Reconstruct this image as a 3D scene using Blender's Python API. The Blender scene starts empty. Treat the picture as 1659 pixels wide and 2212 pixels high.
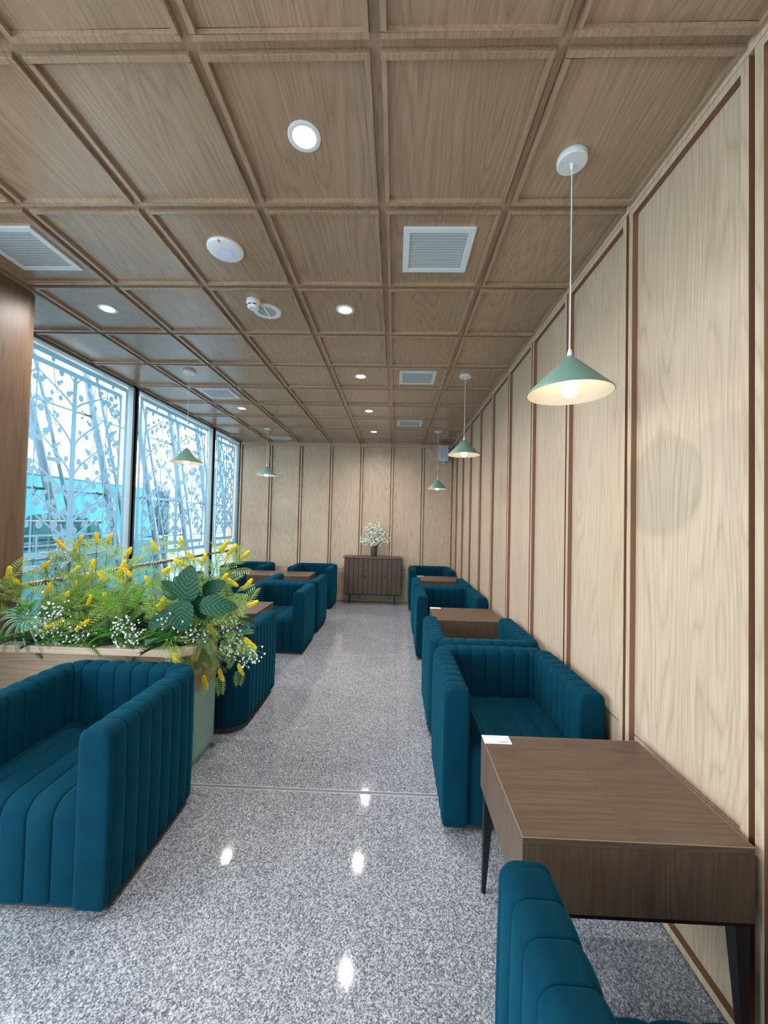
import bpy, bmesh, math, random
from mathutils import Vector, Matrix
random.seed(7)
PI = math.pi
# ---------------------------------------------------------------- camera
W = 1.102      # right wall x
XL = -3.10     # window wall x
D = 7.66       # far wall y
H = 3.095      # ceiling z
T = 0.6493     # ceiling row pitch
Y0 = 1.2136
YB = -3.2      # behind the camera
scene = bpy.context.scene
COL = scene.collection
cam_d = bpy.data.cameras.new('camera'); cam = bpy.data.objects.new('camera', cam_d); COL.objects.link(cam)
cam_d.sensor_fit = 'VERTICAL'; cam_d.sensor_height = 36.0; cam_d.sensor_width = 27.0
cam_d.lens = 845.0 / 2212.0 * 36.0
cam_d.clip_start = 0.02; cam_d.clip_end = 500
pitch, yaw, roll = math.radians(1.4151), math.radians(1.6631), math.radians(-1.3430)
R3 = Matrix.Rotation(yaw, 3, 'Z') @ Matrix.Rotation(pitch, 3, 'X') @ Matrix.Rotation(roll, 3, 'Y')
m = Matrix((R3 @ Vector((1, 0, 0)), R3 @ Vector((0, 0, 1)), -(R3 @ Vector((0, 1, 0))))).transposed().to_4x4()
m.translation = Vector((0, 0, 1.5543)); cam.matrix_world = m
scene.camera = cam
# ---------------------------------------------------------------- view, world, light
scene.view_settings.view_transform = 'Standard'; scene.view_settings.look = 'None'
scene.view_settings.gamma = 1; scene.view_settings.use_curve_mapping = False
scene.view_settings.exposure = 0.1
SKY = 9.3
LED_W = 88.0
wd = bpy.data.worlds.new('overcast_sky'); scene.world = wd; wd.use_nodes = True
nt = wd.node_tree; nt.nodes.clear()
wo = nt.nodes.new('ShaderNodeOutputWorld'); bg = nt.nodes.new('ShaderNodeBackground')
tc = nt.nodes.new('ShaderNodeTexCoord'); sp = nt.nodes.new('ShaderNodeSeparateXYZ'); rp = nt.nodes.new('ShaderNodeValToRGB')
nt.links.new(tc.outputs['Generated'], sp.inputs[0]); nt.links.new(sp.outputs[2], rp.inputs[0])
rp.color_ramp.elements[0].position = 0.0; rp.color_ramp.elements[0].color = (0.62, 0.74, 0.80, 1)
rp.color_ramp.elements[1].position = 0.5; rp.color_ramp.elements[1].color = (0.93, 0.97, 1.0, 1)
nt.links.new(rp.outputs[0], bg.inputs[0]); bg.inputs[1].default_value = SKY; nt.links.new(bg.outputs[0], wo.inputs[0])

# ---------------------------------------------------------------- materials
MATS = {}
def new_mat(name):
    m = bpy.data.materials.new(name); m.use_nodes = True; MATS[name] = m
    return m, m.node_tree, m.node_tree.nodes['Principled BSDF']
def plain(name, col, rough=0.5, metal=0.0, spec=0.5, sheen=0.0, emit=None, es=0.0):
    m, nt, b = new_mat(name)
    b.inputs['Base Color'].default_value = (*col, 1); b.inputs['Roughness'].default_value = rough
    b.inputs['Metallic'].default_value = metal; b.inputs['Specular IOR Level'].default_value = spec
    if sheen: b.inputs['Sheen Weight'].default_value = sheen; b.inputs['Sheen Roughness'].default_value = 0.4
    if emit: b.inputs['Emission Color'].default_value = (*emit, 1); b.inputs['Emission Strength'].default_value = es
    return m
def N(nt, t, **kw):
    n = nt.nodes.new(t)
    for k, v in kw.items(): setattr(n, k, v)
    return n
def vmath(nt, op, a, b=None):
    n = N(nt, 'ShaderNodeVectorMath', operation=op)
    for i, q in enumerate((a, b)):
        if q is None: continue
        if isinstance(q, (tuple, list)): n.inputs[i].default_value = q
        else: nt.links.new(q, n.inputs[i])
    return n.outputs[0]
def fmath(nt, op, a, b=None, c=None):
    n = N(nt, 'ShaderNodeMath', operation=op)
    for i, q in enumerate((a, b, c)):
        if q is None: continue
        if isinstance(q, (int, float)): n.inputs[i].default_value = q
        else: nt.links.new(q, n.inputs[i])
    return n.outputs[0]
def ramp(nt, fac, stops):
    r = N(nt, 'ShaderNodeValToRGB'); nt.links.new(fac, r.inputs[0])
    e = r.color_ramp.elements
    while len(e) < len(stops): e.new(0.5)
    for k, (p, c) in enumerate(stops): e[k].position = p; e[k].color = (*c, 1)
    return r.outputs[0]
def wood(name, dark, light, grain='z', origin=(0, 0, 0), size=(1000, 1000, 1000), ring=9.0, rough=0.42, contrast=1.0, cross=5.5, along=0.55, jitter=0.05, spec=0.4, offs=(0, 0, 0)):
    """veneer: contour lines of a stretched noise give the cathedral figure, fine pores over it"""
    m, nt, b = new_mat(name)
    tc = N(nt, 'ShaderNodeTexCoord').outputs['Object']
    cell = vmath(nt, 'FLOOR', vmath(nt, 'DIVIDE', vmath(nt, 'SUBTRACT', tc, origin), size))
    wn = N(nt, 'ShaderNodeTexWhiteNoise', noise_dimensions='3D'); nt.links.new(cell, wn.inputs[0])
    shift = vmath(nt, 'MULTIPLY', wn.outputs['Color'], (7.3, 5.1, 6.7))
    p = vmath(nt, 'ADD', vmath(nt, 'ADD', tc, shift), offs)
    s = [cross] * 3; s['xyz'.index(grain)] = along
    f = [170.0] * 3; f['xyz'.index(grain)] = 5.0
    n1 = N(nt, 'ShaderNodeTexNoise'); nt.links.new(vmath(nt, 'MULTIPLY', p, tuple(s)), n1.inputs['Vector'])
    n1.inputs['Scale'].default_value = 1.0; n1.inputs['Detail'].default_value = 1.2; n1.inputs['Roughness'].default_value = 0.35
    ri = fmath(nt, 'FRACT', fmath(nt, 'MULTIPLY', n1.outputs[0], ring * 3.2))
    ri = fmath(nt, 'POWER', fmath(nt, 'MULTIPLY', fmath(nt, 'ABSOLUTE', fmath(nt, 'SUBTRACT', ri, 0.5)), 2.0), 2.6)
    n2 = N(nt, 'ShaderNodeTexNoise'); nt.links.new(vmath(nt, 'MULTIPLY', p, tuple(f)), n2.inputs['Vector'])
    n2.inputs['Scale'].default_value = 1.0; n2.inputs['Detail'].default_value = 3.0
    n3 = N(nt, 'ShaderNodeTexNoise'); nt.links.new(vmath(nt, 'MULTIPLY', p, tuple(1.1 * q for q in s)), n3.inputs['Vector'])
    n3.inputs['Scale'].default_value = 0.6
    v = fmath(nt, 'ADD', fmath(nt, 'MULTIPLY', ri, 0.36 * contrast), fmath(nt, 'MULTIPLY', fmath(nt, 'SUBTRACT', n2.outputs[0], 0.5), 1.25 * contrast))
    v = fmath(nt, 'ADD', v, fmath(nt, 'MULTIPLY', fmath(nt, 'SUBTRACT', n3.outputs[0], 0.5), 0.45))
    v = fmath(nt, 'ADD', v, fmath(nt, 'MULTIPLY', wn.outputs['Value'], jitter * 3))
    v = fmath(nt, 'ADD', v, 0.22)
    c = ramp(nt, v, [(0.0, light), (1.0, dark)])
    nt.links.new(c, b.inputs['Base Color'])
    b.inputs['Roughness'].default_value = rough; b.inputs['Specular IOR Level'].default_value = spec
    bp = N(nt, 'ShaderNodeBump'); bp.inputs['Strength'].default_value = 0.08; bp.inputs['Distance'].default_value = 0.002
    nt.links.new(n2.outputs[0], bp.inputs['Height']); nt.links.new(bp.outputs[0], b.inputs['Normal'])
    return m
OAK_D, OAK_L = (0.37, 0.256, 0.167), (0.605, 0.465, 0.342)
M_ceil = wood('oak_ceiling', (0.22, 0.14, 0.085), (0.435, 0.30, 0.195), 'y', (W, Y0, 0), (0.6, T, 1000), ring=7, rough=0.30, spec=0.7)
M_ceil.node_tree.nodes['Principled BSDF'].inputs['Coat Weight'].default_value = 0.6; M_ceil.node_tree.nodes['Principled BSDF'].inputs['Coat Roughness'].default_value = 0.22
M_wr = wood('oak_wall_side', OAK_D, OAK_L, 'z', (0, Y0, 0), (1000, T, 1000), ring=6)
M_wb = wood('oak_wall_far', OAK_D, OAK_L, 'z', (W, 0, 0), (0.6, 1000, 1000), ring=6)
M_oak = wood('oak_plain', OAK_D, OAK_L, 'x', ring=6)
M_band = wood('oak_band', (0.21, 0.135, 0.085), (0.40, 0.28, 0.185), 'x', ring=6)  # darker oak than the rim, the band's shading put into its colour
M_pill = wood('oak_pillar', (0.095, 0.058, 0.038), (0.18, 0.115, 0.075), 'z', ring=3, rough=0.45, cross=9, spec=0.3)
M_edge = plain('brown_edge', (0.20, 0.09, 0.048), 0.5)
WAL_D, WAL_L = (0.045, 0.028, 0.019), (0.135, 0.084, 0.056)
M_walx = wood('walnut_top', WAL_D, WAL_L, 'x', ring=5, rough=0.4, contrast=0.8, cross=7)
M_walz = wood('walnut_side', WAL_D, WAL_L, 'z', ring=5, rough=0.45, contrast=0.9, cross=8)
M_cab = wood('walnut_cabinet', (0.032, 0.020, 0.015), (0.105, 0.064, 0.045), 'z', (0, 0, 0), (0.0893, 1000, 1000), ring=4, rough=0.5, cross=9)
M_edge_hilite = plain('walnut_edge_highlight', (0.30, 0.21, 0.14), 0.4)  # lighter walnut that paints the highlight along the tabletop edges
M_black = plain('black_metal', (0.010, 0.010, 0.013), 0.4, 0.3)
M_white = plain('white_plastic', (0.72, 0.76, 0.78), 0.4)
M_vent = plain('white_vent', (0.72, 0.78, 0.82), 0.4)
M_louvre = plain('louvre_grey', (0.40, 0.45, 0.48), 0.5)
M_ventd = plain('vent_inside', (0.10, 0.11, 0.12), 0.8)
M_alu = plain('aluminium', (0.17, 0.21, 0.22), 0.4, 0.1)
M_gasket = plain('dark_gasket', (0.05, 0.035, 0.03), 0.6)
M_steel = plain('painted_steel', (0.085, 0.14, 0.18), 0.45, 0.1)
M_sage = plain('sage_paint', (0.25, 0.40, 0.35), 0.55)
M_shade = plain('shade_outside', (0.15, 0.255, 0.22), 0.42)
M_cream = plain('shade_inside', (0.80, 0.72, 0.58), 0.6)
M_bulb = plain('bulb', (1, 0.9, 0.7), 0.5, emit=(1.0, 0.86, 0.66), es=11.0)
M_led = plain('downlight_led', (1, 1, 1), 0.5, emit=(0.92, 0.97, 1.0), es=12.0)
M_ledring = plain('blue_led', (0.1, 0.15, 1), 0.5, emit=(0.12, 0.2, 1.0), es=1.2)
M_soil = plain('dark_moss', (0.012, 0.02, 0.008), 0.95)
M_card = plain('white_card', (0.80, 0.84, 0.92), 0.3)
M_ink = plain('ink', (0.10, 0.11, 0.18), 0.6)
M_inkl = plain('pale_ink', (0.42, 0.46, 0.56), 0.6)
M_vase = plain('stoneware', (0.060, 0.048, 0.042), 0.45)
M_yel = plain('yellow_blossom', (0.86, 0.62, 0.015), 0.6)
M_wht = plain('white_blossom', (0.80, 0.84, 0.82), 0.6)
M_wht2 = plain('pale_petals', (0.90, 0.95, 0.86), 0.6)
M_stem = plain('green_stem', (0.10, 0.17, 0.05), 0.6)
M_hill = plain('distant_trees', (0.10, 0.24, 0.21), 0.9)
M_apron = plain('concrete_apron', (0.38, 0.40, 0.40), 0.9)
M_block = plain('grey_cladding', (0.20, 0.25, 0.30), 0.6)
def leafy(name, c1, c2, scale=30, rough=0.5, trans=0.25):
    m, nt, b = new_mat(name)
    tc = N(nt, 'ShaderNodeTexCoord').outputs['Object']
    n = N(nt, 'ShaderNodeTexNoise'); nt.links.new(tc, n.inputs['Vector']); n.inputs['Scale'].default_value = scale
    oi = N(nt, 'ShaderNodeObjectInfo').outputs['Random']
    f = fmath(nt, 'ADD', fmath(nt, 'MULTIPLY', n.outputs[0], 0.7), fmath(nt, 'MULTIPLY', oi, 0.3))
    nt.links.new(ramp(nt, f, [(0.3, c1), (0.75, c2)]), b.inputs['Base Color']); b.inputs['Roughness'].default_value = rough
    tr = N(nt, 'ShaderNodeBsdfTranslucent'); tr.inputs[0].default_value = (*[min(1, q * 1.3) for q in c2], 1)
    mx = N(nt, 'ShaderNodeMixShader'); mx.inputs[0].default_value = trans
    nt.links.new(b.outputs[0], mx.inputs[1]); nt.links.new(tr.outputs[0], mx.inputs[2])
    nt.links.new(mx.outputs[0], nt.nodes['Material Output'].inputs[0])
    return m
M_fern = leafy('mimosa_leaf', (0.16, 0.29, 0.055), (0.40, 0.55, 0.15))
M_palm = leafy('palm_leaf', (0.02, 0.10, 0.015), (0.08, 0.30, 0.03))
M_bright = leafy('bright_palm_leaf', (0.08, 0.28, 0.02), (0.24, 0.52, 0.04))
M_dark = leafy('dark_leaf', (0.008, 0.035, 0.018), (0.03, 0.09, 0.04))
M_grey = leafy('grey_green_leaf', (0.10, 0.18, 0.13), (0.26, 0.38, 0.27))
def stripe_leaf():
    m, nt, b = new_mat('variegated_blade')
    u = N(nt, 'ShaderNodeUVMap').outputs[0]; s = N(nt, 'ShaderNodeSeparateXYZ'); nt.links.new(u, s.inputs[0])
    a = fmath(nt, 'ABSOLUTE', fmath(nt, 'SUBTRACT', s.outputs[0], 0.5))
    nt.links.new(ramp(nt, a, [(0.0, (0.03, 0.16, 0.06)), (0.30, (0.06, 0.22, 0.10)), (0.38, (0.42, 0.56, 0.44))]), b.inputs['Base Color'])
    b.inputs['Roughness'].default_value = 0.45
    return m
M_stripe = stripe_leaf()
def big_leaf():
    m, nt, b = new_mat('veined_leaf')
    u = N(nt, 'ShaderNodeUVMap').outputs[0]; s = N(nt, 'ShaderNodeSeparateXYZ'); nt.links.new(u, s.inputs[0])
    x = fmath(nt, 'ABSOLUTE', fmath(nt, 'SUBTRACT', s.outputs[0], 0.5))
    ve = fmath(nt, 'ABSOLUTE', fmath(nt, 'SUBTRACT', fmath(nt, 'FRACT', fmath(nt, 'SUBTRACT', fmath(nt, 'MULTIPLY', s.outputs[1], 7.0), fmath(nt, 'MULTIPLY', x, 5.0))), 0.5))
    n = N(nt, 'ShaderNodeTexNoise'); nt.links.new(vmath(nt, 'MULTIPLY', u, (6, 22, 1)), n.inputs['Vector']); n.inputs['Scale'].default_value = 1.4
    f = fmath(nt, 'MULTIPLY', n.outputs[0], fmath(nt, 'MULTIPLY', ve, 2.2))
    c = ramp(nt, f, [(0.06, (0.005, 0.034, 0.020)), (0.34, (0.010, 0.060, 0.032)), (0.78, (0.045, 0.19, 0.07))])
    nt.links.new(c, b.inputs['Base Color']); b.inputs['Roughness'].default_value = 0.5; b.inputs['Specular IOR Level'].default_value = 0.15
    bp = N(nt, 'ShaderNodeBump'); bp.inputs['Strength'].default_value = 0.35; bp.inputs['Distance'].default_value = 0.003
    nt.links.new(ve, bp.inputs['Height']); nt.links.new(bp.outputs[0], b.inputs['Normal'])
    return m
M_big = big_leaf()
def velvet():
    m, nt, b = new_mat('teal_velvet')
    tc = N(nt, 'ShaderNodeTexCoord').outputs['Object']
    n = N(nt, 'ShaderNodeTexNoise'); nt.links.new(tc, n.inputs['Vector']); n.inputs['Scale'].default_value = 420
    n2 = N(nt, 'ShaderNodeTexNoise'); nt.links.new(tc, n2.inputs['Vector']); n2.inputs['Scale'].default_value = 9
    f = fmath(nt, 'ADD', fmath(nt, 'MULTIPLY', n.outputs[0], 0.5), fmath(nt, 'MULTIPLY', n2.outputs[0], 0.5))
    nt.links.new(ramp(nt, f, [(0.3, (0.0008, 0.025, 0.046)), (0.7, (0.0015, 0.040, 0.068))]), b.inputs['Base Color'])
    b.inputs['Roughness'].default_value = 0.85; b.inputs['Specular IOR Level'].default_value = 0.06
    b.inputs['Sheen Weight'].default_value = 0.16; b.inputs['Sheen Roughness'].default_value = 0.35
    b.inputs['Sheen Tint'].default_value = (0.02, 0.50, 0.75, 1)
    bp = N(nt, 'ShaderNodeBump'); bp.inputs['Strength'].default_value = 0.15; bp.inputs['Distance'].default_value = 0.001
    nt.links.new(n.outputs[0], bp.inputs['Height']); nt.links.new(bp.outputs[0], b.inputs['Normal'])
    return m
M_velvet = velvet()
def granite():
    m, nt, b = new_mat('speckled_granite')
    tc = N(nt, 'ShaderNodeTexCoord').outputs['Object']; s = N(nt, 'ShaderNodeSeparateXYZ'); nt.links.new(tc, s.inputs[0])
    v = N(nt, 'ShaderNodeTexVoronoi'); nt.links.new(tc, v.inputs['Vector']); v.inputs['Scale'].default_value = 200
    bw = N(nt, 'ShaderNodeRGBToBW'); nt.links.new(v.outputs['Color'], bw.inputs[0])
    v2 = N(nt, 'ShaderNodeTexVoronoi'); nt.links.new(tc, v2.inputs['Vector']); v2.inputs['Scale'].default_value = 420
    bw2 = N(nt, 'ShaderNodeRGBToBW'); nt.links.new(v2.outputs['Color'], bw2.inputs[0])
    n = N(nt, 'ShaderNodeTexNoise'); nt.links.new(tc, n.inputs['Vector']); n.inputs['Scale'].default_value = 3.0
    f = fmath(nt, 'ADD', fmath(nt, 'MULTIPLY', bw.outputs[0], 0.62), fmath(nt, 'MULTIPLY', bw2.outputs[0], 0.38))
    f = fmath(nt, 'ADD', f, fmath(nt, 'MULTIPLY', fmath(nt, 'SUBTRACT', n.outputs[0], 0.5), 0.10))
    # slabs: two families of joints either side of the metal strip
    near = fmath(nt, 'LESS_THAN', s.outputs[1], 2.277)
    off = fmath(nt, 'ADD', 3.49, fmath(nt, 'MULTIPLY', near, -1.95))
    ty = fmath(nt, 'DIVIDE', fmath(nt, 'SUBTRACT', s.outputs[1], off), 1.02)
    tx = fmath(nt, 'DIVIDE', fmath(nt, 'SUBTRACT', s.outputs[0], 0.045), 1.04)
    cv = N(nt, 'ShaderNodeCombineXYZ'); nt.links.new(fmath(nt, 'FLOOR', tx), cv.inputs[0]); nt.links.new(fmath(nt, 'FLOOR', ty), cv.inputs[1]); nt.links.new(near, cv.inputs[2])
    wn = N(nt, 'ShaderNodeTexWhiteNoise', noise_dimensions='3D'); nt.links.new(cv.outputs[0], wn.inputs[0])
    f = fmath(nt, 'ADD', f, fmath(nt, 'MULTIPLY', fmath(nt, 'SUBTRACT', wn.outputs['Value'], 0.5), 0.05))
    c = ramp(nt, f, [(0.26, (0.085, 0.09, 0.12)), (0.42, (0.195, 0.195, 0.225)), (0.56, (0.30, 0.305, 0.335)), (0.72, (0.50, 0.525, 0.56))])
    def line(t, w):
        fr = fmath(nt, 'FRACT', t); d = fmath(nt, 'MINIMUM', fr, fmath(nt, 'SUBTRACT', 1.0, fr))
        return fmath(nt, 'LESS_THAN', d, w)
    g = fmath(nt, 'MAXIMUM', line(tx, 0.0013), line(ty, 0.0013))
    mx = N(nt, 'ShaderNodeMix', data_type='RGBA'); nt.links.new(fmath(nt, 'MULTIPLY', g, 0.6), mx.inputs[0]); nt.links.new(c, mx.inputs[6]); mx.inputs[7].default_value = (0.13, 0.13, 0.14, 1)
    nt.links.new(mx.outputs[2], b.inputs['Base Color'])
    b.inputs['Roughness'].default_value = 0.055; b.inputs['Specular IOR Level'].default_value = 0.38
    return m
M_floor = granite()
def glass(name, tint, refl=0.9):
    m, nt, b = new_mat(name); nt.nodes.remove(b)
    t = N(nt, 'ShaderNodeBsdfTransparent'); t.inputs[0].default_value = (*tint, 1)
    g = N(nt, 'ShaderNodeBsdfGlossy'); g.inputs['Roughness'].default_value = 0.02; g.inputs[0].default_value = (refl, refl, refl, 1)
    lw = N(nt, 'ShaderNodeLayerWeight'); lw.inputs[0].default_value = 0.5
    fr = N(nt, 'ShaderNodeMath', operation='MULTIPLY_ADD'); nt.links.new(fmath(nt, 'POWER', lw.outputs['Facing'], 4.0), fr.inputs[0]); fr.inputs[1].default_value = 0.45; fr.inputs[2].default_value = 0.02
    mx = N(nt, 'ShaderNodeMixShader'); nt.links.new(fr.outputs[0], mx.inputs[0]); nt.links.new(t.outputs[0], mx.inputs[1]); nt.links.new(g.outputs[0], mx.inputs[2])
    nt.links.new(mx.outputs[0], nt.nodes['Material Output'].inputs[0])
    return m
M_glass = glass('window_glass', (0.94, 0.985, 1.0), 0.5)
M_glass_dim = glass('dimming_glass', (0.70, 0.72, 0.74), 0.5)  # grey tint added to weaken daylight from the unseen glazing behind the camera
M_teal = glass('tinted_glass', (0.17, 0.34, 0.365), 0.5)
def film():
    m, nt, b = new_mat('frosted_film'); nt.nodes.remove(b)
    d = N(nt, 'ShaderNodeBsdfDiffuse'); d.inputs[0].default_value = (0.40, 0.48, 0.54, 1)
    t = N(nt, 'ShaderNodeBsdfTranslucent'); t.inputs[0].default_value = (0.42, 0.60, 0.70, 1)
    mx = N(nt, 'ShaderNodeMixShader'); mx.inputs[0].default_value = 0.55
    nt.links.new(d.outputs[0], mx.inputs[1]); nt.links.new(t.outputs[0], mx.inputs[2])
    nt.links.new(mx.outputs[0], nt.nodes['Material Output'].inputs[0])
    return m
M_film = film()

# ---------------------------------------------------------------- mesh helpers
class MB:
    def __init__(s): s.v = []; s.f = []; s.mi = []; s.uv = []
    def add(s, verts, faces, mi=0, uvs=None):
        o = len(s.v); s.v += [tuple(p) for p in verts]
        for k, f in enumerate(faces):
            s.f.append([o + i for i in f]); s.mi.append(mi)
            s.uv.append([uvs[i] for i in f] if uvs else [(0, 0)] * len(f))
    def box(s, x0, x1, y0, y1, z0, z1, mi=0):
        v = [(x, y, z) for z in (z0, z1) for y in (y0, y1) for x in (x0, x1)]
        s.add(v, [(0, 2, 3, 1), (4, 5, 7, 6), (0, 1, 5, 4), (1, 3, 7, 5), (3, 2, 6, 7), (2, 0, 4, 6)], mi)
    def prism(s, poly, z0, z1, mi=0, top=None):
        n = len(poly); v = [(x, y, z0) for x, y in poly] + [(x, y, z1) for x, y in poly]
        s.add(v, [tuple(range(n))[::-1], tuple(range(n, 2 * n))] + [(i, (i + 1) % n, n + (i + 1) % n, n + i) for i in range(n)], mi)
    def lathe(s, prof, n=24, c=(0, 0, 0), mi=0, mat=None, caps=True):
        v = []; rings = []
        for r, z in prof:
            m_ = 1 if r <= 0 else n; ring = []
            for k in range(m_):
                a = 2 * PI * k / n; p = Vector((r * math.cos(a), r * math.sin(a), z))
                if mat: p = mat @ p
                ring.append(len(v)); v.append((p.x + c[0], p.y + c[1], p.z + c[2]))
            rings.append(ring)
        f = []
        for A, B_ in zip(rings, rings[1:]):
            for k in range(n):
                q = (k + 1) % n
                if len(A) == 1 and len(B_) == 1: continue
                if len(A) == 1: f.append((A[0], B_[q], B_[k]))
                elif len(B_) == 1: f.append((A[k], A[q], B_[0]))
                else: f.append((A[k], A[q], B_[q], B_[k]))
        if caps and prof[0][0] > 0: f.append(tuple(rings[0])[::-1])
        if caps and prof[-1][0] > 0: f.append(tuple(rings[-1]))
        s.add(v, f, mi)
    def tube(s, pts, rad, n=8, mi=0):
        pts = [Vector(p) for p in pts]; rs = rad if isinstance(rad, (list, tuple)) else [rad] * len(pts)
        v = []; up = None
        for i, p in enumerate(pts):
            t = (pts[min(i + 1, len(pts) - 1)] - pts[max(i - 1, 0)]).normalized()
            if up is None: up = t.orthogonal().normalized()
            up = (up - t * up.dot(t)).normalized(); w = t.cross(up)
            for k in range(n):
                a = 2 * PI * k / n; v.append(p + (up * math.cos(a) + w * math.sin(a)) * rs[i])
        f = [(j * n + k, j * n + (k + 1) % n, (j + 1) * n + (k + 1) % n, (j + 1) * n + k) for j in range(len(pts) - 1) for k in range(n)]
        f += [tuple(range(n))[::-1], tuple(range((len(pts) - 1) * n, len(pts) * n))]
        s.add(v, f, mi)
    def ball(s, c, r, mi=0, n=6, m=4, sq=(1, 1, 1)):
        v = [(c[0], c[1], c[2] - r * sq[2])]
        for j in range(1, m):
            a = PI * j / m
            for k in range(n):
                b = 2 * PI * k / n; v.append((c[0] + r * sq[0] * math.sin(a) * math.cos(b), c[1] + r * sq[1] * math.sin(a) * math.sin(b), c[2] - r * sq[2] * math.cos(a)))
        v.append((c[0], c[1], c[2] + r * sq[2])); L = len(v) - 1
        f = [(0, 1 + (k + 1) % n, 1 + k) for k in range(n)] + [(L, 1 + (m - 2) * n + k, 1 + (m - 2) * n + (k + 1) % n) for k in range(n)]
        f += [(1 + j * n + k, 1 + j * n + (k + 1) % n, 1 + (j + 1) * n + (k + 1) % n, 1 + (j + 1) * n + k) for j in range(m - 2) for k in range(n)]
        s.add(v, f, mi)
    def build(s, name, mats, parent=None, smooth=False, bevel=0, angle=35, loc=None, rot=None):
        me = bpy.data.meshes.new(name); me.from_pydata(s.v, [], s.f)
        if not isinstance(mats, (list, tuple)): mats = [mats]
        for q in mats: me.materials.append(q)
        me.polygons.foreach_set('material_index', s.mi)
        if any(u != (0, 0) for f in s.uv for u in f):
            ul = me.uv_layers.new(name='UVMap'); flat = [c for f in s.uv for u in f for c in u]; ul.data.foreach_set('uv', flat)
        me.update()
        bm = bmesh.new(); bm.from_mesh(me)
        if bevel:
            bmesh.ops.remove_doubles(bm, verts=bm.verts, dist=1e-5)
            ed = [e for e in bm.edges if len(e.link_faces) == 2 and e.calc_face_angle(0) > 0.6]
            bmesh.ops.bevel(bm, geom=ed, offset=bevel, segments=2, affect='EDGES', profile=0.6)
        bmesh.ops.recalc_face_normals(bm, faces=bm.faces)
        if smooth:
            for f in bm.faces: f.smooth = True
            for e in bm.edges:
                if len(e.link_faces) == 2 and e.calc_face_angle(0) > math.radians(angle): e.smooth = False
        bm.to_mesh(me); bm.free()
        o = bpy.data.objects.new(name, me); COL.objects.link(o)
        if parent: o.parent = parent
        if loc: o.location = loc
        if rot: o.rotation_euler = rot
        return o
def struct(o): o['kind'] = 'structure'; return o
def tag(o, label, cat, group=None, kind=None):
    o['label'] = label; o['category'] = cat
    if group: o['group'] = group
    if kind: o['kind'] = kind
    return o
def thing(name, label, cat, loc=(0, 0, 0), rz=0, group=None):
    o = bpy.data.objects.new(name, None); COL.objects.link(o); o.empty_display_size = 0.1
    o.location = loc; o.rotation_euler = (0, 0, rz); return tag(o, label, cat, group)
def copy_tree(o, parent=None):
    c = o.copy(); COL.objects.link(c)
    if parent: c.parent = parent
    for ch in list(o.children): copy_tree(ch, c)
    return c
def place(proto, first, loc, rz, label, group=None):
    o = proto if first else copy_tree(proto)
    o.location = loc; o.rotation_euler = (0, 0, rz); o['label'] = label
    if group: o['group'] = group
    return o
def rrect(x0, x1, y0, y1, r, n=6, corners=(1, 1, 1, 1)):
    p = []
    for (cx, cy, a0, on) in ((x1 - r, y0 + r, -PI / 2, corners[0]), (x1 - r, y1 - r, 0, corners[1]), (x0 + r, y1 - r, PI / 2, corners[2]), (x0 + r, y0 + r, PI, corners[3])):
        if on: p += [(cx + r * math.cos(a0 + PI / 2 * k / n), cy + r * math.sin(a0 + PI / 2 * k / n)) for k in range(n + 1)]
        else: p.append((cx + r * (1 if cx > (x0 + x1) / 2 else -1), cy + r * (1 if cy > (y0 + y1) / 2 else -1)))
    return p

# ---------------------------------------------------------------- room shell
b = MB(); b.box(XL - 0.25, W + 0.12, YB, D + 0.12, -0.12, 0); struct(b.build('floor', M_floor))
b = MB(); b.box(XL, W, 2.262, 2.267, 0.0, 0.0012, 0); b.box(XL, W, 2.267, 2.287, 0, 0.0008, 1); b.box(XL, W, 2.287, 2.292, 0, 0.0012, 0)
struct(b.build('trim_1', [plain('strip_bright', (0.45, 0.47, 0.52), 0.4), plain('strip_grey', (0.17, 0.16, 0.18), 0.5)]))
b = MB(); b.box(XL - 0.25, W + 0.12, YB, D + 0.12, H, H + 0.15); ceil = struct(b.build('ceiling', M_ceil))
def frame_rect(b, u0, u1, v0, v1, w, put):
    """rectangular ring of strips; put(u0,u1,v0,v1,side)"""
    put(u0, u1, v0, v0 + w, 'b'); put(u0, u1, v1 - w, v1, 't'); put(u0, u0 + w, v0 + w, v1 - w, 'l'); put(u1 - w, u1, v0 + w, v1 - w, 'r')
gap, sw, dp = 0.018, 0.019, 0.021
b = MB()
for k in range(7):
    for j in range(-7, 10):
        x1 = W - 0.6 * k - gap; x0 = W - 0.6 * (k + 1) + gap
        y0 = Y0 + T * j + gap; y1 = min(Y0 + T * (j + 1) - gap, D - 0.012)
        if y1 < YB or x0 < XL: x0 = max(x0, XL + 0.01)
        y0 = max(y0, YB)
        frame_rect(b, x0, x1, y0, y1, sw, lambda a, c, d, e, s: b.box(a, c, d, e, H - dp, H))
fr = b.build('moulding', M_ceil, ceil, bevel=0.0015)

def wall_frames(put_box, cells, z0, z1, w, proud):
    for (u0, u1) in cells:
        for (a, c, d, e) in ((u0, u1, z1 - w, z1), (u0, u1, z0, z0 + w), (u0, u0 + w, z0 + w, z1 - w), (u1 - w, u1, z0 + w, z1 - w)):
            put_box(a, c, d, e, proud)
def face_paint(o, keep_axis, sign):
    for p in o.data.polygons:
        n = p.normal; p.material_index = 0 if n['xyz'.index(keep_axis)] * sign > 0.9 else 1
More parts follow.
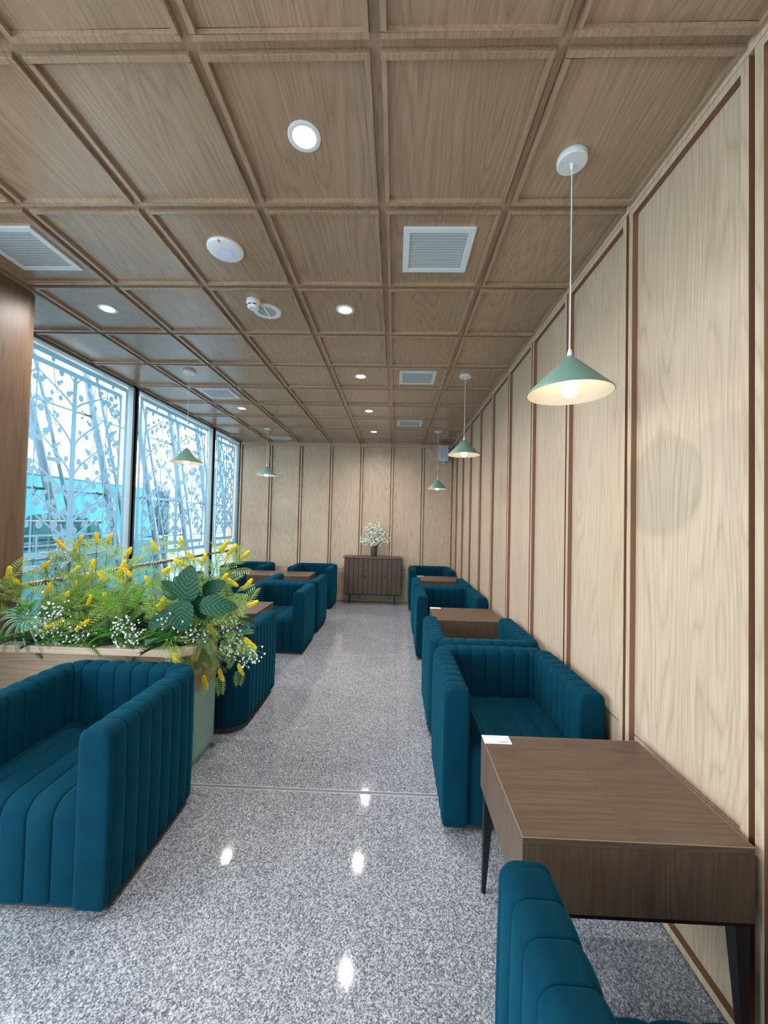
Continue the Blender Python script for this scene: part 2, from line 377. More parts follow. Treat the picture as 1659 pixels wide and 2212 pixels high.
# right wall, panels with raised brown-edged beads, split by a low joint
SEAM = 0.62
b = MB(); b.box(W, W + 0.12, YB, D + 0.12, SEAM + 0.003, H); b.box(W, W + 0.12, YB, D + 0.12, 0, SEAM - 0.003); b.box(W + 0.008, W + 0.1, YB, D, SEAM - 0.004, SEAM + 0.004, 1)
wr = struct(b.build('wall_right', [M_wr, M_gasket]))
b = MB(); cells = [(Y0 + T * j + 0.0105, min(Y0 + T * (j + 1) - 0.0105, D - 0.01)) for j in range(-6, 10)]
pb = lambda a, c, d, e, pr: b.box(W - pr, W, a, c, d, e)
wall_frames(pb, cells, 0.012, 3.045, 0.029, 0.025)
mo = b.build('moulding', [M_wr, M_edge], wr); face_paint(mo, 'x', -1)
b = MB(); b.box(W - 0.010, W, YB, D, 0, 0.012); struct(b.build('baseboard_right', M_wr))
b = MB(); b.box(W - 0.022, W, YB, D, 3.052, H); struct(b.build('trim_2', M_wr))
# far wall
b = MB(); b.box(XL - 0.25, W + 0.12, D, D + 0.12, 0, SEAM - 0.003); b.box(XL - 0.25, W + 0.12, D, D + 0.12, SEAM + 0.003, H); b.box(XL, W, D + 0.008, D + 0.1, SEAM - 0.004, SEAM + 0.004, 1)
wb = struct(b.build('wall_far', [M_wb, M_gasket]))
b = MB(); cells = [(W - 0.6 * (k + 1) + 0.0105, W - 0.6 * k - 0.0105) for k in range(7)]
pb = lambda a, c, d, e, pr: b.box(a, c, D - pr, D, d, e)
wall_frames(pb, cells, 0.012, 3.045, 0.027, 0.027)
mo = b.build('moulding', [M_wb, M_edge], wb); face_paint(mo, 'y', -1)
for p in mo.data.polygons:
    if p.normal.x < -0.5 or p.normal.z > 0.5: p.material_index = 0  # brown stays on right and under faces only, putting their shade into colour
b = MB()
for (u0, u1) in cells:   # wedge adding painted shade to the brown right edge of every upright bead
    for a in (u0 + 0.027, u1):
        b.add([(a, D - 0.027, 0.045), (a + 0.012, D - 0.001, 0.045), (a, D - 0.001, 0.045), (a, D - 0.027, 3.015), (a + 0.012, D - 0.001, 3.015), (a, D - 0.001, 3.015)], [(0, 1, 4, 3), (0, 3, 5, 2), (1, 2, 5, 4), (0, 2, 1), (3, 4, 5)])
b.build('brown_bead_shade', M_edge, wb)
b = MB(); b.box(XL, W - 0.010, D - 0.010, D, 0, 0.012); struct(b.build('baseboard_far', M_wb))
# window wall: parapet, pillar, window bays
b = MB(); b.box(XL - 0.2, XL - 0.02, 2.6, D, 0, 0.30); struct(b.build('wall_left', M_oak))
b = MB(); b.box(XL - 0.2, XL + 0.0, YB, 1.75, 0, 0.30); b.box(XL - 0.2, XL, YB, YB + 0.1, 0, H); struct(b.build('wall_left_near', M_oak))
b = MB(); b.prism(rrect(-3.35, -2.52, 1.75, 2.66, 0.11, 8), 0, H - 0.0005); pil = struct(b.build('wall_pillar', M_pill, smooth=True, angle=30)); 
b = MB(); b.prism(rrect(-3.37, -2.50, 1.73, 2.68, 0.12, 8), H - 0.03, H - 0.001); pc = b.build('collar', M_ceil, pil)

from mathutils.geometry import delaunay_2d_cdt
def ribbon(b, pts, w0, w1):
    """flat strip through (y,z) points, kept as convex pieces"""
    n = len(pts); L = []; Rr = []
    for i, (y, z) in enumerate(pts):
        a = pts[max(i - 1, 0)]; c = pts[min(i + 1, n - 1)]; dy, dz = c[0] - a[0], c[1] - a[1]; l = math.hypot(dy, dz) or 1
        w = (w0 + (w1 - w0) * i / (n - 1)) / 2
        L.append((y - dz / l * w, z + dy / l * w)); Rr.append((y + dz / l * w, z - dy / l * w))
    for i in range(n - 1): b.append([Rr[i], Rr[i + 1], L[i + 1], L[i]])
def disc(b, y, z, r, n=14): b.append([(y + r * math.cos(2 * PI * k / n), z + r * 1.08 * math.sin(2 * PI * k / n)) for k in range(n)])
def union_plate(polys, x0, x1):
    """one plate of even thickness from overlapping outlines"""
    vs = []; fs = []
    for p in polys:
        a = sum(p[i][0] * p[(i + 1) % len(p)][1] - p[(i + 1) % len(p)][0] * p[i][1] for i in range(len(p)))
        if a < 0: p = p[::-1]
        fs.append(list(range(len(vs), len(vs) + len(p)))); vs += [Vector(q) for q in p]
    ov, oe, of, _, _, src = delaunay_2d_cdt(vs, [], fs, 0, 1e-5); of = [f for f, q in zip(of, src) if q]
    b = MB(); n = len(ov); cnt = {}
    for f in of:
        for i in range(len(f)):
            e = (f[i], f[(i + 1) % len(f)]); k = (min(e), max(e)); cnt[k] = cnt.get(k, 0) + 1
    F = [tuple(f) for f in of] + [tuple(q + n for q in f)[::-1] for f in of]
    F += [(a, c, c + n, a + n) for (a, c), k in cnt.items() if k == 1]
    b.add([(x0, p.x, p.y) for p in ov] + [(x1, p.x, p.y) for p in ov], F)
    return b
rnd = random.Random(11)
BR = [(2.79, 0.16, 0.16), (2.55, 0.27, 1.0), (2.17, 0.42, 1.0), (1.87, 0.45, 1.0), (1.62, 0.40, 1.0), (1.42, 0.33, 1.0), (1.24, 0.30, 0.9)]
def tree_side(b, ty, ny, ztop):
    s = ny - ty
    for bi, (z0, rise, reach) in enumerate(BR):
        if bi == 0:
            pts = [(ty + s * 0.40 * (t ** 1.4), z0 + 0.12 * math.sin(t * PI / 2)) for t in [q / 8 for q in range(9)]]
            ribbon(b, pts, 0.020, 0.010); disc(b, pts[-1][0], pts[-1][1] - 0.05, 0.027); continue
        pts = []
        for q in range(15):
            t = q / 14; yy = ty + s * reach * t
            zz = z0 + rise * (0.86 * t ** 0.58 + 0.14 * t ** 3)
            pts.append((yy, min(zz, ztop)))
        ribbon(b, pts, 0.026, 0.012)
        for q, side in ((3, 1), (5, -1), (7, 1), (9, -1), (11, 1), (12, -1)):
            if rnd.random() < 0.14: continue
            y, z = pts[q]; dd = 0.045 * side + rnd.uniform(-0.008, 0.008); r = rnd.uniform(0.021, 0.034)
            py, pz = y - 0.3 * dd * (1 if s > 0 else -1), z + dd
            if pz > ztop - 0.02: continue
            ribbon(b, [(y, z), (py, pz)], 0.009, 0.009); disc(b, py, pz, r)
            if rnd.random() < 0.35: disc(b, py + rnd.choice((-1, 1)) * 0.030, pz + 0.022, r * 0.7)
        # side twig
        y, z = pts[6]; tw = [(y + s * 0.10 * t, z - 0.02 - 0.07 * t + 0.10 * t * t) for t in (0, 0.5, 1, 1.5, 2.0)]
        ribbon(b, tw, 0.012, 0.008)
        disc(b, tw[-1][0], tw[-1][1] + 0.02, 0.020)
def bay(n, ya, yb, inner, outer, trunks, thins, fret):
    """window bay between mullion centres ya..yb"""
    b = MB(); b.box(XL - 0.036, XL - 0.030, ya + 0.03, yb - 0.03, 0.30, 3.06)
    pane = None
    f = MB(); z1 = 3.09
    f.box(XL - 0.07, XL + 0.0, ya, yb, 3.055, z1, 0); f.box(XL - 0.07, XL - 0.005, ya, yb, 0.285, 0.335, 0)
    f.box(XL - 0.07, XL + 0.0, yb - 0.030, yb + 0.034, 0.30, z1, 0); f.box(XL - 0.02, XL + 0.012, yb + 0.034, yb + 0.052, 0.30, z1, 1)
    f.box(XL - 0.07, XL + 0.0, ya, ya + 0.035, 0.30, z1, 0)
    fo = struct(f.build('window_%d' % n, [M_alu, M_gasket], bevel=0.002))
    b.build('pane', M_glass, fo)
    t = MB(); t.box(XL - 0.045, XL + 0.03, ya, yb, 0.93, 0.965, 0); t.build('transom', M_pill, fo)
    g = []; ztop = 2.90
    ybeg, yend = outer
    ribbon(g, [(ybeg, 2.99), (yend, 2.99)], 0.046, 0.046); ribbon(g, [(ybeg, 3.01), (ybeg, 1.04)], 0.040, 0.040); ribbon(g, [(yend, 3.01), (yend, 1.04)], 0.040, 0.040)
    ribbon(g, [(ybeg, 1.08), (yend, 1.08)], 0.05, 0.05)
    iy0, iy1 = inner
    ribbon(g, [(iy0, ztop), (iy1, ztop)], 0.048, 0.048); ribbon(g, [(iy0, ztop + 0.02), (iy0, 1.17)], 0.036, 0.036); ribbon(g, [(iy1, ztop + 0.02), (iy1, 1.17)], 0.036, 0.036)
    ribbon(g, [(iy0, 1.19), (iy1, 1.19)], 0.05, 0.05)
    for ty in trunks:
        ribbon(g, [(ty, ztop), (ty, 2.3), (ty + 0.004, 1.5), (ty + 0.01, 1.17)], 0.045, 0.085)
    for ty in thins:
        ribbon(g, [(ty, ztop), (ty, 1.19)], 0.014, 0.014)
    allx = sorted([(iy0, 't')] * (not any(abs(iy0 - q) < .1 for q in thins)) + [(q, 't') for q in trunks] + [(q, 'n') for q in thins] + [(iy1, 't')] * (not any(abs(iy1 - q) < .1 for q in thins)))
    for (p, kp), (q, kq) in zip(allx, allx[1:]):
        if kp == 't' and kq == 'n': tree_side(g, p, q, ztop)
        elif kp == 'n' and kq == 't': tree_side(g, q, p, ztop)
        else:
            mid = (p + q) / 2; tree_side(g, p, mid, ztop); tree_side(g, q, mid, ztop)
    if fret:
        for k in range(7):
            y = iy0 + 0.10 + k * (iy1 - iy0 - 0.2) / 6; ribbon(g, [(y, 1.19), (y, 1.36 - 0.05 * (k % 2))], 0.016, 0.016)
        ribbon(g, [(iy0, 1.36), (iy1, 1.36)], 0.018, 0.018); ribbon(g, [(iy0 + 0.1, 1.27), (iy1 - 0.1, 1.27)], 0.014, 0.014)
    for k in range(5): disc(g, ybeg + (yend - ybeg) * (k + 0.5) / 5, 1.135, 0.026)
    union_plate(g, XL - 0.026, XL - 0.023).build('tree_screen', M_film, fo)
bay(1, 2.62, 4.50, (2.80, 4.297), (2.70, 4.39), [3.67, 3.02], [4.09, 3.27], True)
bay(2, 4.50, 6.50, (4.745, 6.25), (4.65, 6.35), [5.475], [5.09, 5.895], False)
bay(3, 6.50, 7.64, (6.73, 7.42), (6.66, 7.58), [7.08], [], False)
f = MB()
for y in (YB + 0.1, -1.5, 0.1): f.box(XL - 0.07, XL, y, y + 0.06, 0.3, 3.09)
f.box(XL - 0.07, XL, YB + 0.1, 1.75, 3.055, 3.09); f.box(XL - 0.07, XL, YB + 0.1, 1.75, 0.285, 0.335)
w4 = struct(f.build('window_4', M_alu)); b = MB(); b.box(XL - 0.036, XL - 0.03, YB + 0.12, 1.75, 0.3, 3.06); b.build('pane', M_glass, w4)
# glazed front behind the camera
f = MB()
for x in (-3.1, -2.1, -1.05, 0.0, 1.05): f.box(x, x + 0.05, YB - 0.06, YB, 0, 3.09)
f.box(XL, W, YB - 0.06, YB, 3.04, 3.09); w5 = struct(f.build('window_5', M_alu)); b = MB(); b.box(XL + 0.05, W, YB - 0.035, YB - 0.03, 0.02, 3.04); b.build('pane', M_glass_dim, w5)

# ---------------------------------------------------------------- outside
b = MB(); b.box(-80, 30, -60, 90, -4.2, -4.0); tag(b.build('apron', M_apron), 'pale concrete apron far below outside the windows', 'pavement', kind='structure')
b = MB()
hp = [(-60, 4), (-60, 14), (-60, 26), (-60, 40), (-60, 56)]
for i in range(44):
    y = 4 + i * 1.6; b.ball((-60 + (i % 3), y, -2.2), 3.2 + 0.9 * math.sin(i * 1.7), 0, 8, 6, (1, 1.2, 0.9 + 0.25 * math.sin(i * 0.9)))
tag(b.build('distant_trees', M_hill, smooth=True, angle=180), 'low dark band of trees on the horizon beyond the window glass', 'trees', kind='stuff')
SL = 0.30
grp = 'leaning steel mullion trusses of the outer facade'
for i in range(8):
    yb0 = 3.73 + 1.16 * i
    t = thing('facade_truss', 'leaning blue-grey steel twin tube truss outside the windows', 'truss', (-5.0, yb0, 3.9), 0, grp)
    p = lambda z, dy=0: (0, dy - SL * (z - 3.9), z - 3.9)
    b = MB(); b.tube([p(6.0), p(3.9), p(1.0), p(-4.0)], 0.058, 12); b.build('main_tube', M_steel, t, smooth=True)
    b = MB(); b.tube([p(6.0, 0.16), p(3.9, 0.23), p(2.0, 0.27), p(-4.0, 0.30)], 0.026, 8); b.build('thin_tube', M_steel, t, smooth=True)
    for z in (4.0, 3.18, 2.35, 1.92, 1.12, 0.3):
        b = MB(); b.box(-0.012, 0.012, -SL * (z - 3.9), 0.24 - SL * (z - 3.9), z - 3.9 - 0.03, z - 3.9 + 0.03); b.build('gusset', M_steel, t)
for z, r, lb in ((3.18, 0.018, 'upper slim dark rail crossing the leaning trusses outside'), (1.92, 0.022, 'middle dark rail crossing the leaning trusses outside'), (1.13, 0.02, 'lowest dark rail crossing the leaning trusses outside')):
    b = MB(); b.tube([(-5.09, 1.0, z), (-5.09, 14, z)], r, 6); tag(b.build('facade_rail', plain('rail_blue_%d' % int(z * 10), (0.06, 0.10, 0.16), 0.5)), lb, 'rail')
for i in range(8):
    y = 3.73 + 1.16 * i - SL * (3.18 - 3.9) * 1.0
    for z, lbl in ((3.18, 'upper'), (1.92, 'middle')):
        y = 3.73 + 1.16 * i - SL * (z - 3.9)
        b = MB()
        for sy, sz in ((-1, -1), (1, -1), (-1, 0.2), (1, 0.2)):
            pts = [(0, 0, 0), (0.02, sy * 0.07, sz * 0.02), (0.02, sy * 0.12, sz * 0.09)]
            b.tube(pts, 0.008, 5); b.ball(pts[-1], 0.017, 0, 6, 4)
        o = b.build('spider_fitting', M_black, loc=(-5.02, y - 0.12, z - 0.01)); tag(o, 'dark four-armed glass clamp on the %s rail outside' % lbl, 'bracket', 'glass clamps on the %s rail' % lbl)
for i in range(5):
    y0 = 2.2 + 1.38 * i
    b = MB(); b.box(-5.35, -5.34, y0, y0 + 1.36, -1.0, 2.12); tag(b.build('tinted_glass_panel', M_teal), 'turquoise tinted glass panel of the outer facade', 'glass panel', 'turquoise glass panels outside')
b = MB(); b.box(-5.37, -5.32, 2.2, 9.08, 2.12, 2.15); tag(b.build('glass_cap_rail', M_steel), 'thin steel cap along the turquoise glass outside', 'rail')
b = MB()
b.box(-7.5, -5.6, 12.0, 15.0, -4, 3.1)
for k in range(6): b.box(-5.6, -5.55, 12.0, 15.0, 0.2 + k * 0.5, 0.24 + k * 0.5)
tag(b.build('grey_building', M_block), 'grey clad building wing seen through the farthest window', 'building')
t = thing('outdoor_railing', 'pale blue metal railing just outside the first window', 'railing', (-3.9, 3.0, 0))
b = MB(); b.tube([(0, 0, 1.46), (0, 2.1, 1.46)], 0.02, 8); b.tube([(0, 0, 1.05), (0, 2.1, 1.05)], 0.014, 8); b.build('rail', M_steel, t, smooth=True)
for k in range(12):
    b = MB(); b.tube([(0, 0.05 + k * 0.18, -0.2), (0, 0.05 + k * 0.18, 1.46)], 0.010, 6); b.build('baluster', M_steel, t)

# ---------------------------------------------------------------- ceiling fittings
g = 'round recessed downlights along the middle of the room'
def downlight():
    t = thing('recessed_downlight', '', 'ceiling light')
    b = MB(); b.lathe([(0.047, 0.0), (0.047, -0.004), (0.060, -0.005), (0.066, -0.003), (0.066, 0.0)], 32, caps=False); b.build('trim_ring', M_white, t, smooth=True)
    b = MB(); b.lathe([(0.0, -0.0015), (0.047, -0.0015)], 28, caps=False); b.build('lamp_face', M_led, t)
    return t
dl = downlight()
spots = [(-0.40, 1.525, 'round recessed downlight nearest the camera, glowing cool white'), (-0.40, 2.81, 'second nearest glowing downlight of the middle row, beside the round ceiling speaker'),
         (-0.40, 4.12, 'third downlight of the middle row, beside the second white vent'), (-0.40, 5.42, 'fourth downlight of the middle row, before the third white vent'), (-0.40, 6.68, 'farthest downlight of the middle row near the far wall'),
         (-2.18, 2.82, 'glowing downlight nearest the wooden pillar on the window side'), (-2.18, 5.38, 'far window-side downlight just beyond the dark grey vent')]
for i, (x, y, lb) in enumerate(spots):
    place(dl, i == 0, (x, y, H), 0, lb)
    ld = bpy.data.lights.new('downlight_beam', 'SPOT'); ld.energy = LED_W; ld.color = (1.0, 0.965, 0.91); ld.spot_size = math.radians(168); ld.spot_blend = 1.0; ld.shadow_soft_size = 0.028
    lo = bpy.data.objects.new('downlight_beam', ld); COL.objects.link(lo); lo.location = (x, y, H - 0.012)
def vent():
    t = thing('air_vent', '', 'vent'); s = 0.19
    b = MB(); b2 = 0.035
    for (a, c, d, e) in ((-s, s, -s + .01, -s + .01 + b2), (-s, s, s - .01 - b2, s - .01), (-s, -s + b2, -s + b2, s - b2), (s - b2, s, -s + b2, s - b2)): b.box(a, c, d, e, -0.012, 0)
    b.build('frame', M_vent, t, bevel=0.002)
    b = MB(); b.box(-s + b2, s - b2, -s + b2, s - b2, -0.0015, 0); b.build('backing', M_ventd, t)
    b = MB()
    for k in range(14):
        y = -s + 0.055 + k * 0.0208
        b.add([(-0.155, y, -0.0040), (0.155, y, -0.0040), (0.155, y + 0.0115, -0.0100), (-0.155, y + 0.0115, -0.0100), (-0.155, y + 0.001, -0.0028), (0.155, y + 0.001, -0.0028), (0.155, y + 0.0125, -0.0088), (-0.155, y + 0.0125, -0.0088)],
              [(0, 1, 2, 3), (4, 7, 6, 5), (0, 3, 7, 4), (1, 5, 6, 2), (2, 6, 7, 3), (0, 4, 5, 1)])
    b.build('louvre', M_louvre, t)
    return t
vt = vent()
for i, (x, y, lb) in enumerate([(0.20, 2.18, 'large square white louvred vent nearest the camera, right of the ceiling middle'), (0.20, 4.13, 'square white vent halfway down the room on the wall side'), (0.19, 6.05, 'farthest square white vent on the wall side'),
        (-2.18, 2.18, 'square white louvred vent cut by the left edge of the photo above the pillar'), (-2.20, 4.73, 'square grey vent on the window side, beside a green pendant'), (-2.19, 7.22, 'farthest window-side vent close to the far wall')]):
    place(vt, i == 0, (x, y, H), 0, lb)
t = thing('access_point', 'flat white disc access point with a blue glowing ring on the ceiling', 'wifi device', (-1.005, 2.175, H), PI)
b = MB(); b.lathe([(0.100, 0), (0.101, -0.008), (0.094, -0.017), (0.07, -0.023), (0.04, -0.025), (0.0, -0.025)], 48); b.build('housing', M_white, t, smooth=True)
b = MB(); b.lathe([(0.036, -0.0245), (0.036, -0.027), (0.040, -0.027), (0.040, -0.0245)], 40); b.build('light_ring', M_ledring, t, smooth=True)
b = MB(); b.lathe([(0.0, -0.0275), (0.036, -0.0265), (0.036, -0.0245)], 40, caps=False); b.build('centre_cap', M_white, t, smooth=True)
b = MB(); b.box(-0.002, 0.002, 0.078, 0.098, -0.0215, -0.015); b.build('slot', M_ventd, t)
t = thing('ceiling_speaker', 'round white grille speaker set in the ceiling beside the smoke detector', 'speaker', (-0.985, 2.84, H))
b = MB(); b.lathe([(0.066, 0), (0.066, -0.006), (0.078, -0.009), (0.100, -0.006), (0.104, 0.0)], 40, caps=False); b.build('rim', M_white, t, smooth=True)
b = MB(); b.lathe([(0.0, -0.005), (0.066, -0.005)], 32, caps=False); b.build('grille', plain('speaker_mesh', (0.36, 0.38, 0.37), 0.7), t)
b = MB(); b.box(-0.006, 0.006, -0.068, 0.068, -0.009, -0.004); b.build('crossbar', M_white, t)
t = thing('smoke_detector', 'domed white smoke detector with dark slots beside the round speaker', 'smoke detector', (-1.035, 2.70, H))
b = MB(); b.lathe([(0.048, 0), (0.050, -0.012), (0.048, -0.035), (0.042, -0.050), (0.030, -0.060), (0.0, -0.062)], 32); b.build('housing', M_white, t, smooth=True)
for a in (-2.6, -1.85, -1.1, 0.2, 2.0):
    b = MB(); b.tube([(0.0455 * math.cos(a + q), 0.0455 * math.sin(a + q), -0.043) for q in (-0.28, -0.14, 0, 0.14, 0.28)], 0.0035, 5); b.build('slot', M_black, t)
# pendants
def pendant():
    t = thing('pendant_lamp', '', 'pendant lamp')
    b = MB(); b.lathe([(0.058, 0), (0.060, -0.004), (0.060, -0.024), (0.056, -0.028), (0.0, -0.028)], 36); c = b.build('canopy', M_white, t, smooth=True)
    b = MB(); b.lathe([(0.008, -0.028), (0.007, -0.045), (0.003, -0.052), (0.0, -0.052)], 12); b.build('cord_grip', M_white, c, smooth=True)
    return t
def pendant_rest(t, zr):
    L = H - zr   # rim depth below the ceiling
    b = MB(); b.tube([(0, 0, -0.045), (0, 0, -L + 0.165)], 0.0022, 6); b.build('cord', M_white, t)
    b = MB(); b.lathe([(0.0, -L + 0.185), (0.005, -L + 0.185), (0.010, -L + 0.170), (0.010, -L + 0.150), (0.0, -L + 0.148)], 14); b.build('socket_cap', M_white, t, smooth=True)
    b = MB(); b.lathe([(0.004, -L + 0.158), (0.012, -L + 0.154), (0.165, -L + 0.004), (0.166, -L), (0.163, -L - 0.001)], 64, mi=0, caps=False); b.lathe([(0.163, -L - 0.001), (0.161, -L + 0.001), (0.012, -L + 0.148), (0.0, -L + 0.148)], 64, mi=1, caps=False)
    b.build('lamp_shade', [M_shade, M_cream], t, smooth=True, angle=60)
    b = MB(); prof = [(0.0, -L - 0.018)] + [(0.033 * math.sin(a), -L + 0.015 - 0.033 * math.cos(a)) for a in [PI * k / 10 for k in range(1, 9)]] + [(0.014, -L + 0.065), (0.013, -L + 0.14)]
    b.lathe(prof, 20); b.build('bulb', M_bulb, t, smooth=True)
for x, y, zr, lb in [(0.705, 1.62, 2.10, 'large nearest pendant lamp with green cone shade and lit bulb, over the front table'), (0.695, 4.05, 2.262, 'green cone pendant lamp on the wall side, second from the camera'),
                     (0.685, 6.52, 2.118, 'farthest wall-side green cone pendant lamp, below the wall speaker'), (-2.205, 4.03, 2.122, 'green cone pendant lamp hanging in front of the second window'), (-2.19, 6.52, 2.288, 'small distant green cone pendant lamp near the far left wall')]:
    t = pendant(); t.location = (x, y, H); t['label'] = lb; t['group'] = 'green cone pendant lamps'; pendant_rest(t, zr)

# ---------------------------------------------------------------- armchairs
def armchair():
    w, d, h, th, rc, z0 = 0.80, 0.735, 0.725, 0.132, 0.10, 0.035
    t = thing('armchair', '', 'armchair')
    xs = w / 2 - th / 2; yb = d / 2 - th / 2; yf = -d / 2
    La = yb - rc - yf; Lc = rc * PI / 2; Lb = 2 * (xs - rc)
    TOT = 2 * La + 2 * Lc + Lb
    def centre(s):
        if s < La: return Vector((-xs, yf + s)), Vector((-1, 0))
        s -= La
        if s < Lc:
            a = s / rc; return Vector((-xs + rc - rc * math.cos(a), yb - rc + rc * math.sin(a))), Vector((-math.cos(a), math.sin(a)))
        s -= Lc
        if s < Lb: return Vector((-xs + rc + s, yb)), Vector((0, 1))
        s -= Lb
        if s < Lc:
            a = s / rc; return Vector((xs - rc + rc * math.sin(a), yb - rc + rc * math.cos(a))), Vector((math.sin(a), math.cos(a)))
        s -= Lc
        return Vector((xs, yb - rc - s)), Vector((1, 0))
    na, nb, nc = 7, 5, 2
    bounds = [La * k / na for k in range(na + 1)] + [La + Lc * k / nc for k in range(1, nc + 1)] + [La + Lc + Lb * k / nb for k in range(1, nb + 1)] + [La + Lc + Lb + Lc * k / nc for k in range(1, nc + 1)] + [La + 2 * Lc + Lb + La * k / na for k in range(1, na + 1)]
    prof = []   # (u, z, nu, nz)
    r = 0.043
    prof.append((th / 2 - 0.012, z0, 0.3, -0.5)); prof.append((th / 2, z0 + 0.015, 1, 0))
    for k in range(1, 8): prof.append((th / 2 + 0.004 * math.sin(PI * k / 8), z0 + 0.015 + (h - r - z0 - 0.015) * k / 8, 1, 0))
    for k in range(0, 7):
        a = PI / 2 * k / 6; prof.append((th / 2 - r + r * math.cos(a), h - r + r * math.sin(a), math.cos(a), math.sin(a)))
    for k in range(1, 7):
        a = PI / 2 + PI / 2 * k / 6; prof.append((-th / 2 + r + r * math.cos(a), h - r + r * math.sin(a), math.cos(a), math.sin(a)))
    for k in range(1, 6): prof.append((-th / 2, h - r - (h - r - 0.33) * k / 5, -1, 0))
    tt = [0, .035, .09, .18, .32, .5, .68, .82, .91, .965]
    def sweep(k0, k1, name, corner=False):
        S = []
        for k in range(k0, k1):
            a, c = bounds[k], bounds[k + 1]
            S += [(a + (c - a) * q, abs(math.sin(PI * q)) ** 0.34) for q in tt]
        S.append((bounds[k1], 0.0))
        b = MB(); v = []; n = len(prof)
        for s, bump in S:
            s = min(s, TOT); c, nn = centre(s); A = 0.010
            for (u, z, nu, nz) in prof:
                dd = A * (bump - 1.0); uu = u + nu * dd
                v.append((c.x + nn.x * uu, c.y + nn.y * uu, z + nz * dd))
        m_ = len(S)
        b.add(v, [(i * n + j, i * n + j + 1, (i + 1) * n + j + 1, (i + 1) * n + j) for i in range(m_ - 1) for j in range(n - 1)])
        return b.build(name, M_velvet, t, smooth=True, angle=75)
    al = sweep(0, na, 'armrest'); sweep(na, na + 2 * nc + nb, 'backrest'); ar = sweep(na + 2 * nc + nb, len(bounds) - 1, 'armrest')
    # front panels
    for sx, par in ((-1, al), (1, ar)):
        out = [(u, z) for (u, z, _, _) in prof]; out = out[:-5] + [(-th / 2, h - r - 0.2), (-th / 2, z0 + 0.015), (-th / 2 + 0.012, z0)]
        cx = sx * xs; n = len(out); zc = 0.38; b = MB(); v = []
        for (ins, yy) in ((0.009, 0.012), (0.002, 0.0), (0.001, -0.010), (0.006, -0.018), (0.016, -0.021), (0.04, -0.022)):
            for (u, z) in out:
                su = 1 - ins / (th / 2); zz = zc + (z - zc) * (1 - ins / 0.34); v.append((cx + sx * u * su, yf + yy, zz))
        R_ = 6
        b.add(v, [(i * n + j, i * n + (j + 1) % n, (i + 1) * n + (j + 1) % n, (i + 1) * n + j) for i in range(R_ - 1) for j in range(n)] + [tuple(range((R_ - 1) * n, R_ * n))])
        b.build('front_panel', M_velvet, par, smooth=True, angle=80)
    # seat with channels running front to back and down the front
    sw_ = 2 * (xs - th / 2) - 0.002; ns = 5; zs = 0.425; rf = 0.075
    path = [(yb - th / 2 + 0.01, zs, 0, 1)] + [(yb - th / 2 - (yb - th / 2 - (yf + rf)) * k / 5, zs + 0.004 * math.sin(PI * k / 5), 0, 1) for k in range(1, 5)]
    for k in range(0, 9):
        a = PI / 2 + PI / 2 * k / 8; path.append((yf + rf + rf * math.cos(a), zs - rf + rf * math.sin(a), math.cos(a), math.sin(a)))
    for k in range(1, 6): path.append((yf, zs - rf - (zs - rf - z0) * k / 5, -1, 0))
    path.append((yf + 0.02, z0 - 0.004, -1, -1))
    b = MB(); v = []; SS = []
    for k in range(ns): SS += [(-sw_ / 2 + sw_ * (k + q) / ns, abs(math.sin(PI * q)) ** 0.34) for q in tt]
    SS.append((sw_ / 2, 0)); n = len(path)
    for x, bump in SS:
        dd = 0.012 * (bump - 1)
        for (y, z, ny, nz) in path: v.append((x, y + ny * dd, z + nz * dd))
    b.add(v, [(i * n + j, i * n + j + 1, (i + 1) * n + j + 1, (i + 1) * n + j) for i in range(len(SS) - 1) for j in range(n - 1)])
    b.build('seat', M_velvet, t, smooth=True, angle=75)
    b = MB(); b.prism(rrect(-w / 2 + 0.025, w / 2 - 0.025, yf + 0.03, d / 2 - 0.025, 0.12, 6, (0, 1, 1, 0)), 0, z0 + 0.01); b.build('plinth', plain('dark_plinth', (0.045, 0.03, 0.025), 0.6), t)
    return t
ch = armchair()
A = 0; B = PI   # A faces the camera, B faces the far wall
CH = [(0.675, 0.620, B, 'teal channelled armchair in the bottom right corner, only its left arm showing'),
      (0.668, 2.385, A, 'teal channelled armchair facing the camera behind the large front table'),
      (0.668, 3.145, B, 'teal armchair on the right turned away, just behind the near one facing the camera'),
      (0.668, 4.855, A, 'teal channelled armchair facing the camera behind the middle table on the right wall'),
      (0.668, 5.60, B, 'teal channelled armchair turned away, just before the farthest table on the right wall'),
      (0.668, 7.255, A, 'farthest teal armchair on the right, against the far wall beside the cabinet'),
      (-1.475, 1.885, A, 'large near teal armchair on the left facing the camera, in front of the planter'),
      (-1.460, 3.175, B, 'teal armchair turned away directly behind the flower planter, its ribbed side on the aisle'),
      (-1.425, 4.885, A, 'teal armchair facing the camera left of the aisle, behind the table past the planter'),
      (-1.425, 5.64, B, 'teal armchair turned away left of the aisle, fourth on that side from the camera'),
      (-1.480, 7.23, A, 'teal armchair facing the camera immediately left of the wooden cabinet'),
      (-2.68, 7.23, A, 'teal armchair in the far left corner below the window end'),
      (-2.68, 5.64, B, 'teal armchair turned away by the window, seen past the right end of the flowers')]
for i, (x, y, rz, lb) in enumerate(CH): place(ch, i == 0, (x, y, 0), rz, lb, 'teal channelled armchairs')

